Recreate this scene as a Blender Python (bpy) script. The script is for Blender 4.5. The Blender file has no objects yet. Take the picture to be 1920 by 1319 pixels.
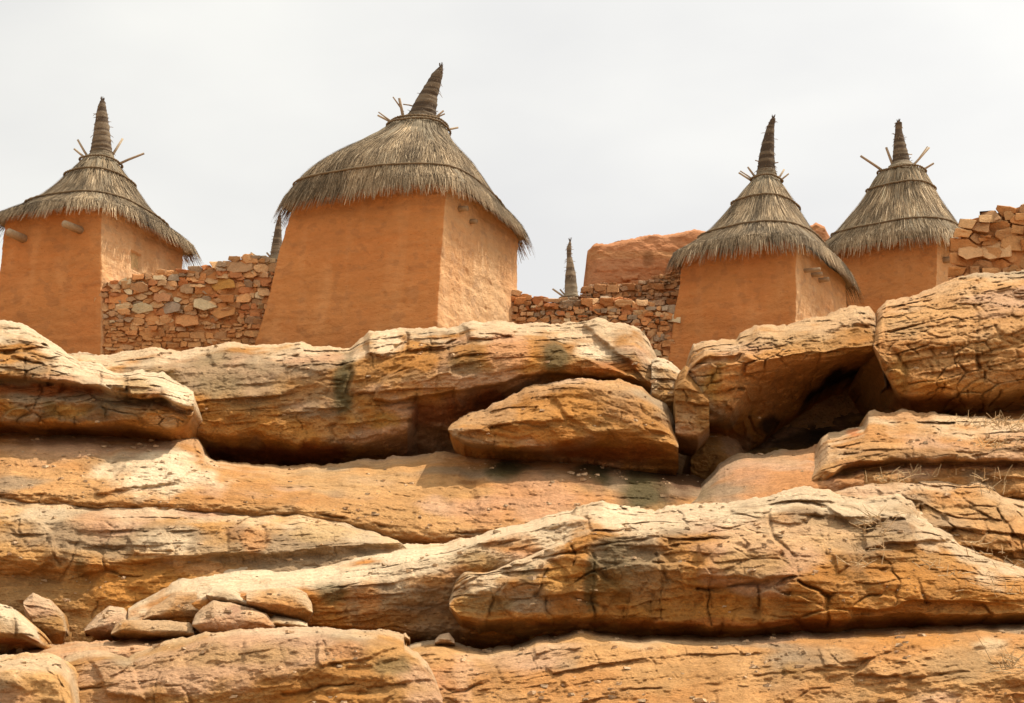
import bpy, math, random
import numpy as np
from mathutils import Vector
R = math.radians
sc = bpy.context.scene
C = sc.collection

# ------------------------------------------------------------------ camera
FPX = 3800.0; PITCH = R(15.5); CAMZ = 1.6
cam_d = bpy.data.cameras.new("camera"); cam = bpy.data.objects.new("camera", cam_d); C.objects.link(cam)
cam_d.sensor_width = 36; cam_d.lens = FPX/1920*36; cam_d.clip_end = 5000; cam_d.clip_start = 0.1
cam.location = (0, 0, CAMZ); cam.rotation_euler = (R(90)+PITCH, 0, 0)
sc.camera = cam
# ------------------------------------------------------------------ light
SUN_EL, SUN_AZ = R(60), R(22)      # azimuth from +X towards +Y
w = bpy.data.worlds.new("World"); sc.world = w; w.use_nodes = True
nt = w.node_tree; nt.nodes.clear()
def N(tree, t, **k):
    n = tree.nodes.new(t)
    for a, b in k.items(): setattr(n, a, b)
    return n
wo = N(nt, 'ShaderNodeOutputWorld')
sky = N(nt, 'ShaderNodeTexSky', sky_type='NISHITA', sun_disc=False)
sky.sun_elevation = SUN_EL; sky.sun_rotation = R(90)-SUN_AZ; sky.dust_density = 3
b1 = N(nt, 'ShaderNodeBackground'); b1.inputs[1].default_value = 0.08
nt.links.new(sky.outputs[0], b1.inputs[0])
tc = N(nt, 'ShaderNodeTexCoord')
mp = N(nt, 'ShaderNodeMapping'); mp.inputs['Scale'].default_value = (3.4, 3.4, 8.0)
mp.inputs['Location'].default_value = (0.7, 0.2, 0.4)
nt.links.new(tc.outputs['Generated'], mp.inputs[0])
nz = N(nt, 'ShaderNodeTexNoise'); nz.inputs['Scale'].default_value = 1.0; nz.inputs['Detail'].default_value = 5; nz.inputs['Roughness'].default_value = .45
nt.links.new(mp.outputs[0], nz.inputs['Vector'])
rp = N(nt, 'ShaderNodeValToRGB')
rp.color_ramp.elements[0].position = .34; rp.color_ramp.elements[0].color = (.63, .625, .615, 1)
rp.color_ramp.elements[1].position = .66; rp.color_ramp.elements[1].color = (.79, .78, .735, 1)
nt.links.new(nz.outputs[0], rp.inputs[0])
sep = N(nt, 'ShaderNodeSeparateXYZ'); nt.links.new(tc.outputs['Generated'], sep.inputs[0])
mr = N(nt, 'ShaderNodeMapRange'); mr.inputs[1].default_value = .42; mr.inputs[2].default_value = .8
mr.inputs[3].default_value = 1.0; mr.inputs[4].default_value = 1.3; mr.interpolation_type = 'SMOOTHSTEP'
nt.links.new(sep.outputs[2], mr.inputs[0])
mr2 = N(nt, 'ShaderNodeMapRange'); mr2.inputs[1].default_value = .45; mr2.inputs[2].default_value = -.5
mr2.inputs[3].default_value = 1.0; mr2.inputs[4].default_value = 1.15; mr2.interpolation_type = 'SMOOTHSTEP'
nt.links.new(sep.outputs[1], mr2.inputs[0])
mr3 = N(nt, 'ShaderNodeMapRange'); mr3.inputs[1].default_value = -.25; mr3.inputs[2].default_value = .3
mr3.inputs[3].default_value = .95; mr3.inputs[4].default_value = 1.14
nt.links.new(sep.outputs[0], mr3.inputs[0])
mm = N(nt, 'ShaderNodeMath', operation='MULTIPLY'); nt.links.new(mr.outputs[0], mm.inputs[0]); nt.links.new(mr2.outputs[0], mm.inputs[1])
mm2 = N(nt, 'ShaderNodeMath', operation='MULTIPLY'); nt.links.new(mm.outputs[0], mm2.inputs[0]); nt.links.new(mr3.outputs[0], mm2.inputs[1])
b2 = N(nt, 'ShaderNodeBackground'); nt.links.new(rp.outputs[0], b2.inputs[0]); nt.links.new(mm2.outputs[0], b2.inputs[1])
mx = N(nt, 'ShaderNodeMixShader'); mx.inputs[0].default_value = .93
nt.links.new(b1.outputs[0], mx.inputs[1]); nt.links.new(b2.outputs[0], mx.inputs[2]); nt.links.new(mx.outputs[0], wo.inputs[0])
sd = bpy.data.lights.new("sun", 'SUN'); sd.energy = 5.0; sd.angle = R(.6); sd.color = (1, .93, .82)
so = bpy.data.objects.new("sun", sd); C.objects.link(so)
sv = Vector((math.cos(SUN_EL)*math.cos(SUN_AZ), math.cos(SUN_EL)*math.sin(SUN_AZ), math.sin(SUN_EL)))
so.rotation_euler = sv.to_track_quat('Z', 'Y').to_euler(); so.location = (20, 10, 40)
sc.view_settings.view_transform = 'Standard'; sc.view_settings.look = 'None'
sc.view_settings.exposure = .4; sc.view_settings.gamma = 1
sc.cycles.max_bounces = 10; sc.cycles.diffuse_bounces = 8

# ------------------------------------------------------------------ geometry helpers
cp, sp = math.cos(PITCH), math.sin(PITCH)
def ray(px, py):
    px = np.asarray(px, float); py = np.asarray(py, float)
    v = 659.5-py
    return np.stack([px-960, FPX*cp-v*sp, FPX*sp+v*cp], -1)
def at(px, py, D):
    """point seen at photo pixel (px,py) standing D metres north of the camera"""
    r = ray(px, py); D = np.asarray(D, float)
    p = r*(D/r[..., 1])[..., None]
    p[..., 2] += CAMZ
    return p
def onz(px, py, z):
    r = ray(px, py); p = r*((z-CAMZ)/r[..., 2])
    p[2] += CAMZ
    return p

def h32(*a):
    h = np.uint32(2166136261)
    out = np.zeros(np.broadcast(*a[:-1]).shape, np.uint32)+np.uint32(a[-1]*2654435761 & 0xffffffff)
    for x in a[:-1]:
        out ^= (np.asarray(x).astype(np.int64) & 0xffffffff).astype(np.uint32)*np.uint32(0x9E3779B1)
        out ^= out >> np.uint32(15); out *= np.uint32(0x85EBCA77); out ^= out >> np.uint32(13)
        out *= np.uint32(0xC2B2AE3D); out ^= out >> np.uint32(16)
    return out
def hf(*a): return h32(*a).astype(np.float64)/4294967295.0
GR = np.array([[1,1,0],[-1,1,0],[1,-1,0],[-1,-1,0],[1,0,1],[-1,0,1],[1,0,-1],[-1,0,-1],[0,1,1],[0,-1,1],[0,1,-1],[0,-1,-1],[1,1,0],[0,-1,1],[-1,1,0],[0,-1,-1]], float)
def perlin(x, y, z, seed=0):
    x, y, z = np.broadcast_arrays(np.asarray(x, float), np.asarray(y, float), np.asarray(z, float))
    xi, yi, zi = np.floor(x), np.floor(y), np.floor(z); xf, yf, zf = x-xi, y-yi, z-zi
    f = lambda t: t*t*t*(t*(t*6-15)+10)
    u, v, ww = f(xf), f(yf), f(zf); r = 0
    for dx in (0, 1):
        for dy in (0, 1):
            for dz in (0, 1):
                g = GR[h32(xi+dx, yi+dy, zi+dz, seed) & np.uint32(15)]
                d = g[..., 0]*(xf-dx)+g[..., 1]*(yf-dy)+g[..., 2]*(zf-dz)
                r = r+d*(u if dx else 1-u)*(v if dy else 1-v)*(ww if dz else 1-ww)
    return r
def fbm(x, y, z, seed=0, o=4, g=.5):
    r = 0; a = 1
    for i in range(o):
        r = r+a*perlin(x*2**i, y*2**i, z*2**i, seed+i*7); a *= g
    return r
def sstep(a, b, x):
    t = np.clip((x-a)/(b-a), 0, 1); return t*t*(3-2*t)
def voro(a, b, seed):
    ai, bi = np.floor(a), np.floor(b)
    F1 = np.full(a.shape, 9.); F2 = np.full(a.shape, 9.); idr = np.zeros(a.shape); cx = np.zeros(a.shape); cy = np.zeros(a.shape)
    for dx in (-1, 0, 1):
        for dy in (-1, 0, 1):
            jx = ai+dx+.5+.85*(hf(ai+dx, bi+dy, seed)-.5); jy = bi+dy+.5+.85*(hf(ai+dx, bi+dy, seed+1)-.5)
            d = np.hypot(a-jx, b-jy); rr = hf(ai+dx, bi+dy, seed+2)
            n = d < F1
            F2 = np.where(n, F1, np.minimum(F2, d)); F1 = np.where(n, d, F1)
            idr = np.where(n, rr, idr); cx = np.where(n, a-jx, cx); cy = np.where(n, b-jy, cy)
    return F1, F2, idr, cx, cy

def facets(a, b, seed, k=.16, sl=.42):
    """scalloped fracture faces meeting in sharp ridges"""
    ai, bi = np.floor(a), np.floor(b); h = np.full(a.shape, 9.)
    for dx in (-2, -1, 0, 1, 2):
        for dy in (-2, -1, 0, 1, 2):
            if abs(dx)+abs(dy) > 3: continue
            p, q = ai+dx, bi+dy
            ux = a-(p+.5+.9*(hf(p, q, seed)-.5)); uy = b-(q+.5+.9*(hf(p, q, seed+1)-.5))
            h = np.minimum(h, .45*(hf(p, q, seed+2)-.5)+sl*2*((hf(p, q, seed+3)-.5)*ux+(hf(p, q, seed+4)-.62)*uy)+k*(ux*ux+uy*uy)*1.6)
    return h
def npmesh(name, V, F, cols=None, smooth=True, mat=None):
    """V (n,3), F list of arrays of faces (each (m,k))"""
    me = bpy.data.meshes.new(name)
    if not isinstance(F, list): F = [F]
    V = np.asarray(V, np.float32)
    loops = np.concatenate([f.ravel() for f in F]).astype(np.int32)
    tot = np.concatenate([np.full(len(f), f.shape[1], np.int32) for f in F])
    st = np.concatenate([[0], np.cumsum(tot)[:-1]]).astype(np.int32)
    me.vertices.add(len(V)); me.vertices.foreach_set('co', V.ravel())
    me.loops.add(len(loops)); me.loops.foreach_set('vertex_index', loops)
    me.polygons.add(len(tot)); me.polygons.foreach_set('loop_start', st); me.polygons.foreach_set('loop_total', tot)
    me.update(calc_edges=True)
    me.polygons.foreach_set('use_smooth', np.full(len(tot), smooth))
    if cols is not None:
        ca = me.color_attributes.new('Col', 'FLOAT_COLOR', 'POINT')
        cc = np.ones((len(V), 4), np.float32); cc[:, :3] = cols
        ca.data.foreach_set('color', cc.ravel())
    me.validate()
    if mat: me.materials.append(mat)
    return me
def link(name, me, parent=None, label=None, cat=None, group=None, kind=None):
    o = bpy.data.objects.new(name, me); C.objects.link(o)
    if parent: o.parent = parent
    for k, v in (('label', label), ('category', cat), ('group', group), ('kind', kind)):
        if v: o[k] = v
    return o
class MB:
    """collects pieces into one mesh"""
    def __init__(s): s.V = []; s.F = {}; s.c = []; s.n = 0
    def add(s, V, F, col=(1, 1, 1)):
        V = np.asarray(V, float)
        s.V.append(V); cc = np.zeros((len(V), 3)); cc[:] = col; s.c.append(cc)
        for f in (F if isinstance(F, list) else [F]):
            f = np.asarray(f)
            if len(f): s.F.setdefault(f.shape[1], []).append(f+s.n)
        s.n += len(V)
    def tube(s, P, r, k=8, col=(1, 1, 1), cap=True):
        P = np.asarray(P, float); n = len(P); r = np.broadcast_to(r, (n,))
        T = np.gradient(P, axis=0); T /= np.linalg.norm(T, axis=1)[:, None]+1e-9
        up = np.array([0, 0, 1.]) if abs(T[0, 2]) < .9 else np.array([1., 0, 0])
        V = []
        for i in range(n):
            a = np.cross(T[i], up); a /= np.linalg.norm(a)+1e-9; b = np.cross(a, T[i])
            th = np.arange(k)*2*math.pi/k
            V.append(P[i]+r[i]*(np.cos(th)[:, None]*a+np.sin(th)[:, None]*b))
        V = np.concatenate(V); F = []
        for i in range(n-1):
            for j in range(k): F.append((i*k+j, i*k+(j+1) % k, (i+1)*k+(j+1) % k, (i+1)*k+j))
        fs = [np.array(F)]
        if cap: fs.append(np.array([list(range(k))[::-1], list(range((n-1)*k, n*k))]))
        s.add(V, fs, col)
    def mesh(s, name, mat, smooth=True):
        return npmesh(name, np.concatenate(s.V), [np.concatenate(f) for f in s.F.values()], np.concatenate(s.c), smooth, mat)

# ------------------------------------------------------------------ materials
def mat_attr(name, nscale, namt, bumps, rough=.93, spec=.12, stretch=(1, 1, 1), spots=None):
    m = bpy.data.materials.new(name); m.use_nodes = True; t = m.node_tree; t.nodes.clear()
    L = t.links.new
    out = N(t, 'ShaderNodeOutputMaterial'); p = N(t, 'ShaderNodeBsdfPrincipled')
    p.inputs['Roughness'].default_value = rough; p.inputs['Specular IOR Level'].default_value = spec
    at_ = N(t, 'ShaderNodeAttribute', attribute_name='Col')
    g = N(t, 'ShaderNodeNewGeometry')
    mp = N(t, 'ShaderNodeMapping'); mp.inputs['Scale'].default_value = stretch; L(g.outputs['Position'], mp.inputs[0])
    col = at_.outputs['Color']
    for sc_, am in zip(nscale, namt):
        n = N(t, 'ShaderNodeTexNoise'); n.inputs['Scale'].default_value = sc_; n.inputs['Detail'].default_value = 4; n.inputs['Roughness'].default_value = .6
        L(mp.outputs[0], n.inputs['Vector'])
        r = N(t, 'ShaderNodeMapRange'); r.inputs[1].default_value = .3; r.inputs[2].default_value = .7; r.inputs[3].default_value = 1-am; r.inputs[4].default_value = 1+am
        L(n.outputs[0], r.inputs[0])
        mu = N(t, 'ShaderNodeVectorMath', operation='SCALE'); L(col, mu.inputs[0]); L(r.outputs[0], mu.inputs['Scale'])
        col = mu.outputs[0]
    if spots:
        ssc, sth, sdk, smap = spots
        mp2 = N(t, 'ShaderNodeMapping'); mp2.inputs['Scale'].default_value = smap; L(g.outputs['Position'], mp2.inputs[0])
        v = N(t, 'ShaderNodeTexVoronoi'); v.inputs['Scale'].default_value = ssc; L(mp2.outputs[0], v.inputs['Vector'])
        r = N(t, 'ShaderNodeMapRange'); r.inputs[1].default_value = sth*.4; r.inputs[2].default_value = sth; r.inputs[3].default_value = sdk; r.inputs[4].default_value = 1
        L(v.outputs['Distance'], r.inputs[0])
        mu = N(t, 'ShaderNodeVectorMath', operation='SCALE'); L(col, mu.inputs[0]); L(r.outputs[0], mu.inputs['Scale'])
        col = mu.outputs[0]
    L(col, p.inputs['Base Color'])
    nrm = None
    for bs, bd in bumps:
        n = N(t, 'ShaderNodeTexNoise'); n.inputs['Scale'].default_value = bs; n.inputs['Detail'].default_value = 6; n.inputs['Roughness'].default_value = .65
        L(mp.outputs[0], n.inputs['Vector'])
        b = N(t, 'ShaderNodeBump'); b.inputs['Strength'].default_value = 1; b.inputs['Distance'].default_value = bd
        L(n.outputs[0], b.inputs['Height'])
        if nrm: L(nrm, b.inputs['Normal'])
        nrm = b.outputs[0]
    if nrm: L(nrm, p.inputs['Normal'])
    L(p.outputs[0], out.inputs[0])
    return m
M_rock = mat_attr('sandstone', (7, 40), (.14, .18), ((9, .06), (38, .03)), stretch=(.8, 1, 1.6))
M_stone = mat_attr('wall_stone', (14, 60), (.12, .12), ((22, .03), (70, .012)))
M_mud = mat_attr('mud_plaster', (1.6, 9, 55), (.07, .07, .07), ((6, .03), (45, .012)), stretch=(1, 1, 1.9), spots=(9, .10, .62, (1, 1, 1.5)))
M_thatch = mat_attr('thatch', (6, 60), (.15, .2), ((60, .01),), rough=.85)
M_wood = mat_attr('weathered_wood', (20, 90), (.15, .2), ((50, .01),), rough=.85)
M_earth = mat_attr('earth', (1, 8, 40), (.1, .12, .12), ((5, .1), (30, .03)))

# ------------------------------------------------------------------ rocks
PAL = dict(
  ochre=((.50, .29, .11), (.40, .21, .06), (.25, .16, .075)),
  pale=((.62, .43, .23), (.52, .33, .15), (.36, .23, .10)),
  tan=((.56, .37, .20), (.50, .29, .13), (.35, .23, .11)),
  pink=((.54, .33, .20), (.50, .28, .14), (.34, .22, .12)),
  orange=((.54, .27, .08), (.48, .22, .05), (.32, .17, .06)),
  mudred=((.46, .25, .155), (.41, .21, .12), (.33, .18, .10)),
  brown=((.46, .29, .13), (.42, .24, .09), (.27, .18, .09)),
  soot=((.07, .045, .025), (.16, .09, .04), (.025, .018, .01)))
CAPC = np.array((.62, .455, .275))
PAL = {k: tuple(tuple(np.array(c)*((.92, .72, .485) if k != 'soot' else 1)) for c in v) for k, v in PAL.items()}
def polyseg(px, py, pts, closed=False):
    pts = np.asarray(pts, float); d = np.full(px.shape, 1e9); ins = np.zeros(px.shape, bool)
    n = len(pts)
    for i in range(n if closed else n-1):
        a = pts[i]; b = pts[(i+1) % n]; ab = b-a; L2 = ab@ab+1e-9
        t = np.clip(((px-a[0])*ab[0]+(py-a[1])*ab[1])/L2, 0, 1)
        d = np.minimum(d, np.hypot(px-a[0]-t*ab[0], py-a[1]-t*ab[1]))
        if closed:
            c = ((a[1] > py) != (b[1] > py))
            with np.errstate(divide='ignore', invalid='ignore'):
                xi = a[0]+(py-a[1])*ab[0]/(ab[1] if ab[1] else 1e-9)
            ins ^= c & (px < xi)
    return (np.where(ins, d, -d) if closed else d)
seedc = [11]
def rock(name, label, cat, cont, x0=None, x1=None, step=1.9, thick=1.2, pal='ochre', cap=.5, capw=26, amp=1., blk=(.6, .16, .05, .05), blkmask=.0,
         strata=(.16, .03, .03), dip=0., rt=(10, .12), rb=(6, .06), plates=(), grooves=(), blobs=(), smooth=4, jag=2.2, kind=None, fine=1., streak=.35, group=None, mat=None, fct=1., wth=.85, gkm=0.):
    seedc[0] += 13; sd_ = seedc[0]
    Tp = cont[0][1]
    x0 = Tp[0][0] if x0 is None else x0; x1 = Tp[-1][0] if x1 is None else x1
    xs = []
    x = x0
    while x < x1:
        xs.append(x); x += step if -20 < x < 1940 else step*5
    xs.append(x1); xs = np.array(xs, float); nc = len(xs)
    Ys = []; Ds = []; Sm = []
    for k, (d, pts) in enumerate(cont):
        P = np.array([(p[0], p[1], (p[2] if len(p) > 2 else d)) for p in pts], float)
        y = np.interp(xs, P[:, 0], P[:, 1]); dd = np.interp(xs, P[:, 0], P[:, 2])
        y = y+jag*(2.4*perlin(xs/34, k*3.3, .5, sd_)+.7*perlin(xs/14, k*3.3, .5, sd_+1))
        if k in (0, len(cont)-1):
            y2 = y+jag*(1.0*perlin(xs/9, k*3.3, .5, sd_+2)+.6*perlin(xs/4, k*3.3, .5, sd_+3))
        else: y2 = y
        Ys.append(y2); Ds.append(dd); Sm.append(y)
    for k in range(1, len(Ys)): Ys[k] = np.maximum(Ys[k], Ys[k-1]+.6); Sm[k] = np.maximum(Sm[k], Sm[k-1]+.6)
    rows = []; drow = []; srow = []
    for k in range(len(Ys)-1):
        n = max(2, int(np.ceil(np.max(Ys[k+1]-Ys[k])/step)))
        for i in range(n+(k == len(Ys)-2)):
            t = i/n; yy = Sm[k]*(1-t)+Sm[k+1]*t; rows.append(yy+(Ys[0]-Sm[0])*np.exp(-(yy-Sm[0])/6)+(Ys[-1]-Sm[-1])*np.exp(-(Sm[-1]-yy)/6)); drow.append(Ds[k]*(1-t)+Ds[k+1]*t)
    PY = np.array(rows); Sm = np.array(Sm); Dk = np.array(Ds); nr = len(PY)
    D = np.stack([np.interp(PY[:, j], Sm[:, j], Dk[:, j]) for j in range(nc)], 1); PX = np.broadcast_to(xs, PY.shape).copy()
    def blur(A, k, ax):
        if k < 1: return A
        pad = [(0, 0), (0, 0)]; pad[ax] = (k, k)
        for _ in range(2):
            B = np.cumsum(np.pad(A, pad, 'edge'), axis=ax)
            B = np.concatenate([np.zeros_like(np.take(B, [0], ax)), B], ax)
            n = A.shape[ax]; s1 = [slice(None)]*2; s2 = [slice(None)]*2
            s1[ax] = slice(2*k+1, 2*k+1+n); s2[ax] = slice(0, n)
            A = (B[tuple(s1)]-B[tuple(s2)])/(2*k+1)
        return A
    ks = int(round(smooth/step)); D = blur(D, ks, 0); D = blur(D, ks, 1)
    # roundings near the outline
    def rnd(dist, px, m):
        t = np.clip(1-dist/px, 0, 1); return m*(1-np.sqrt(np.clip(1-t*t, 0, 1)))
    if rt: D = D+rnd(PY-Sm[0], *rt)
    if rb: D = D+rnd(Sm[-1]-PY, *rb)
    W = at(PX, PY, D); X, Y, Z = W[..., 0], W[..., 1], W[..., 2]
    Zd = Z-dip*X
    # pixel-space warped coords for traced features
    ppm = FPX/D.mean()
    wx = PX+ppm*(.035*perlin(X*4, Y*2, Z*4, sd_+3)+.012*perlin(X*14, Y*4, Z*14, sd_+4)); wy = PY+ppm*(.035*perlin(X*4, Y*2, Z*4, sd_+5)+.012*perlin(X*14, Y*4, Z*14, sd_+6))
    H = .09*fbm(X*.9, Y*.5, Z*1.3, sd_+8, 3)
    fx_ = X+.10*perlin(X*2.5, Y, Z*2.5, sd_+43); fz_ = Zd+.06*perlin(X*3, Y, Z*3, sd_+44)
    H += fct*(.36*facets(fx_/.95, fz_/.50, sd_+60)+.18*facets(fx_/.36+7, fz_/.20, sd_+70)+.030*facets(fx_/.13+3, fz_/.07, sd_+80))
    def beds(th, ap, gd, s0, wlo, whi):
        """layers with an undercut foot, a sloping shoulder and upright joints"""
        u = (Zd+.10*fbm(X*.7, Y*.3, Z*.7, s0+9, 3)+.03*perlin(X*4, Y, Z*4, s0+10))/th
        i = np.floor(u); f = u-i
        def lay(q):
            wd = wlo+(whi-wlo)*hf(q, s0+1)
            v = (X+.25*wd*perlin(X*2.2, q*3.3, Z*2.2, s0+11)+.10*perlin(X*7, 0, Z*7, s0+28))/wd+hf(q, s0+2)*9
            j = np.floor(v); g = v-j; e = sstep(0, .03/wd, g)*1.
            p = (hf(q, j-1, s0+12)*(1-e)+hf(q, j, s0+12)*e)-.5
            return p, np.minimum(g, 1-g)*wd
        p0, dj = lay(i); p1, _ = lay(i+1)
        e = sstep(.88, 1.0, f)
        msk = sstep(-.05, .35, perlin(X*1.1+3, Y*.5, Z*1.6, s0+13))
        h = ap*2.6*(p0*(1-e)+p1*e)*(.25+.75*msk)
        h += ap*1.5*msk*((.5-f)*(1-sstep(.93, 1, f))+(.5)*sstep(.93, 1, f))
        dl = np.minimum(f, 1-f)*th
        h -= gd*np.exp(-(dl/.011)**2)*sstep(.0, .35, perlin(X*1.4+9, 1, Z*2.1+i*3.7, s0+14))*(.25+.75*msk)
        jm = sstep(-.05, .25, perlin(X*1.4+2, 5, Z*1.8, s0+15))
        h -= gd*1.3*jm*np.exp(-(dj/.014)**2)
        return h
    th, ap, gd = strata; ap *= .95; gd *= .85
    H += beds(th, ap, gd, sd_, .3, 1.1)+beds(th*.36, ap*.34, gd*.35, sd_+50, .10, .45)
    bx, bz, ba, bg = blk
    if ba or bg:
        wa = .28*fbm(X*1.6, Y, Z*1.6, sd_+15, 3); wb = .28*fbm(X*1.6, Y+7, Z*1.6, sd_+16, 3)
        F1, F2, idr, cx, cy = voro((X+wa*bx*1.6)/bx, (Zd+wb*bz*1.6)/bz, sd_+17)
        e = F2-F1; m = sstep(blkmask-.15, blkmask+.15, perlin(X*.9+5, Y*.4, Z*1.3, sd_+18)+.12)
        tl = cx*(hf(np.floor(idr*9999), sd_+19)-.5)*1.2+cy*(hf(np.floor(idr*9999), sd_+20)-.2)*1.2
        gk = np.maximum(gkm, sstep(-.25, .35, perlin(X*2.3, 4, Z*2.9, sd_+24))); gw = .035+.05*gk
        H += m*(ba*2*((idr-.5)+tl*.9)*sstep(0, .10+.12*gk, e)-bg*.75*gk*np.exp(-(e/gw)**2))
        crackm = m*gk*np.exp(-(e/.05)**2)
    else: crackm = 0
    fi = fbm(X*5, Y*5, Zd*8, sd_+21, 5, .55)
    H += fine*(.040*fi-.03*np.abs(perlin(X*3, Y*3, Zd*7, sd_+22))+.016*np.abs(perlin(X*9, Y*6, Zd*22, sd_+26))+.010*perlin(X*26, Y*9, Zd*40, sd_+27))
    H *= amp
    for pts, rs, sf in plates:
        q = polyseg(wx, wy, pts, True); H += 1.45*rs*sstep(-sf*.2, sf*.8, q)
    gm = np.zeros(H.shape)
    for pts, wd, dp in grooves:
        q = polyseg(wx, wy, pts); wv = wd*(.65+.9*np.clip(perlin(X*3, 2, Z*3, sd_+23)+.4, 0, 1)); g = np.exp(-(q/wv)**2)*(.15+.85*sstep(-.25, .2, perlin(X*3.2, 3, Z*3.2, sd_+25))); H -= .62*dp*g; gm = np.maximum(gm, g)
    D2 = D-H
    W = at(PX, PY, D2); 
    # ---- colour: rock pigment, varnish streaks, bleached crust
    c0, c1, c2 = (np.array(c) for c in PAL[pal])
    n1 = sstep(-.35, .4, fbm(X*.8, Y*.5, Zd*2.2, sd_+30, 4)); n2 = sstep(.0, .55, fbm(X*1.3, Y*.5, Zd*1.1, sd_+31, 4))
    col = c0*(1-n1[..., None])+c1*n1[..., None]
    st = sstep(.05, .5, fbm(X*3.2, Y*.4, Z*.45, sd_+32, 3)+.25*perlin(X*9, 0, Z*1.5, sd_+33))
    k = np.clip(streak*st+.35*n2, 0, 1)[..., None]; col = col*(1-k)+c2*k
    gw_ = sstep(.12, .5, fbm(X*.6+3, Y*.4, Z*.9, sd_+38, 4))[..., None]*wth; col = col*(1-gw_)+np.array((.29, .20, .115))*gw_
    pw_ = sstep(.15, .5, fbm(X*.7-5, Y*.4, Z*1.1, sd_+39, 4))[..., None]*wth; col = col*(1-pw_)+np.array((.50, .29, .16))*pw_
    band = sstep(.1, .5, perlin(X*.25, Y*.2, Zd*7, sd_+34))[..., None]*.22; col = col*(1-band)+np.array((.52, .30, .11))*band
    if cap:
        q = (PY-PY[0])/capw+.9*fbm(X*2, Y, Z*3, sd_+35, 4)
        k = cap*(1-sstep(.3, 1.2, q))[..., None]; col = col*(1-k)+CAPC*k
    for (bx_, by_, rx, ry, bc, bk) in blobs:
        q = np.hypot((wx-bx_)/rx, (wy-by_)/ry)+.5*fbm(X*3, Y, Z*1.6, sd_+36, 4)
        k = bk*(1-sstep(.45, 1.25, q))[..., None]; col = col*(1-k)+np.array(bc)*(.86, .73, .54)*k
    k = np.clip(.15*gm+.2*crackm, 0, 1)[..., None]; col = col*(1-k)+c2*.6*k
    lich = sstep(.38, .5, fbm(X*11, Y*8, Z*11, sd_+37, 3))[..., None]*.35; col = col*(1-lich)+np.clip(col*1.35, 0, .8)*lich
    col = np.clip(col, .005, .85)
    # ---- close the body: top, back and underside at true thickness
    top = W[0].copy(); bot = W[-1].copy()
    def back(row, dy, dz, js):
        r_ = row.copy(); r_[:, 1] += dy*(1+.15*perlin(xs/60, js, 0, sd_)); r_[:, 2] += dz; return r_
    taper = np.clip((Ys[-1]-Ys[0])/30, .08, 1)
    extra = [back(bot, thick*.5*taper, 0.0, 1), back(bot, thick*taper, .05, 2), back(top, thick*taper, -.06, 3), back(top, thick*.6*taper, -.02, 4), back(top, thick*.2*taper, .0, 5)]
    for e in extra: e[:, 2] = np.maximum(e[:, 2], .0)
    G = np.concatenate([W]+[e[None] for e in extra]); nrt = nr+len(extra)
    V = G.reshape(-1, 3)
    cc = np.concatenate([col]+[np.broadcast_to(c0, (1, nc, 3))]*len(extra)).reshape(-1, 3)
    ii = np.arange(nrt)[:, None]*nc; jj = np.arange(nc-1)[None]
    nx = ((np.arange(nrt)+1) % nrt)[:, None]*nc
    F = np.stack([ii+jj, nx+jj, nx+jj+1, ii+jj+1], -1).reshape(-1, 4)
    # end caps as fans
    e0 = np.arange(nrt)*nc; e1 = e0+nc-1; V = np.concatenate([V, V[e0].mean(0)[None], V[e1].mean(0)[None]]); cc = np.concatenate([cc, cc[:2]])
    a = len(V)-2; b = len(V)-1
    T3 = np.concatenate([np.stack([np.full(nrt, a), np.roll(e0, -1), e0], -1), np.stack([np.full(nrt, b), e1, np.roll(e1, -1)], -1)])
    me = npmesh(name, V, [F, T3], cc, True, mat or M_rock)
    return link(name, me, None, label if not kind else None, cat if not kind else None, group, kind)

# --- cliff body behind and below the slabs, ground, plateau
prof = [(-40, 0), (4, 0), (9, .6), (12.5, 1.2), (15.2, 1.8), (16.9, 2.6), (17.6, 3.3), (18.9, 3.5), (20.2, 3.75), (21.3, 4.1), (23.0, 4.6), (24.9, 5.0), (25.5, 8.2), (28, 8.6), (34, 9.0), (60, 7.5), (200, 6), (900, 0)]
def terrain():
    ys = np.concatenate([np.arange(-40, 8, 4), np.arange(8, 36, .35), np.arange(36, 80, 4), np.arange(80, 901, 60)])
    xs = np.concatenate([np.arange(-400, -20, 40), np.arange(-20, 20.1, .4), np.arange(40, 401, 40)])
    Xg, Yg = np.meshgrid(xs, ys); P = np.array(prof); Zg = np.interp(Yg, P[:, 0], P[:, 1])
    Zg += .12*fbm(Xg*.4, Yg*.4, 0, 5, 4)*sstep(2, 10, Yg)
    nr, nc = Xg.shape; V = np.stack([Xg, Yg, Zg], -1).reshape(-1, 3)
    i = np.arange(nr-1)[:, None]*nc; j = np.arange(nc-1)[None]
    F = np.stack([i+j, i+j+1, i+j+1+nc, i+j+nc], -1).reshape(-1, 4)
    n = fbm(Xg*.5, Yg*.5, 0, 8, 3).reshape(-1, 1)
    link('cliff', npmesh('cliff', V, F, np.clip(np.array((.42, .24, .11))*(1+.3*n), .02, .8), True, M_earth), kind='structure')
terrain()

DK = (.10, .09, .045); OR = (.55, .27, .07); PK = (.58, .33, .20); YE = (.50, .31, .08); CR = (.82, .72, .60); GY = (.33, .26, .17)
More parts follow.
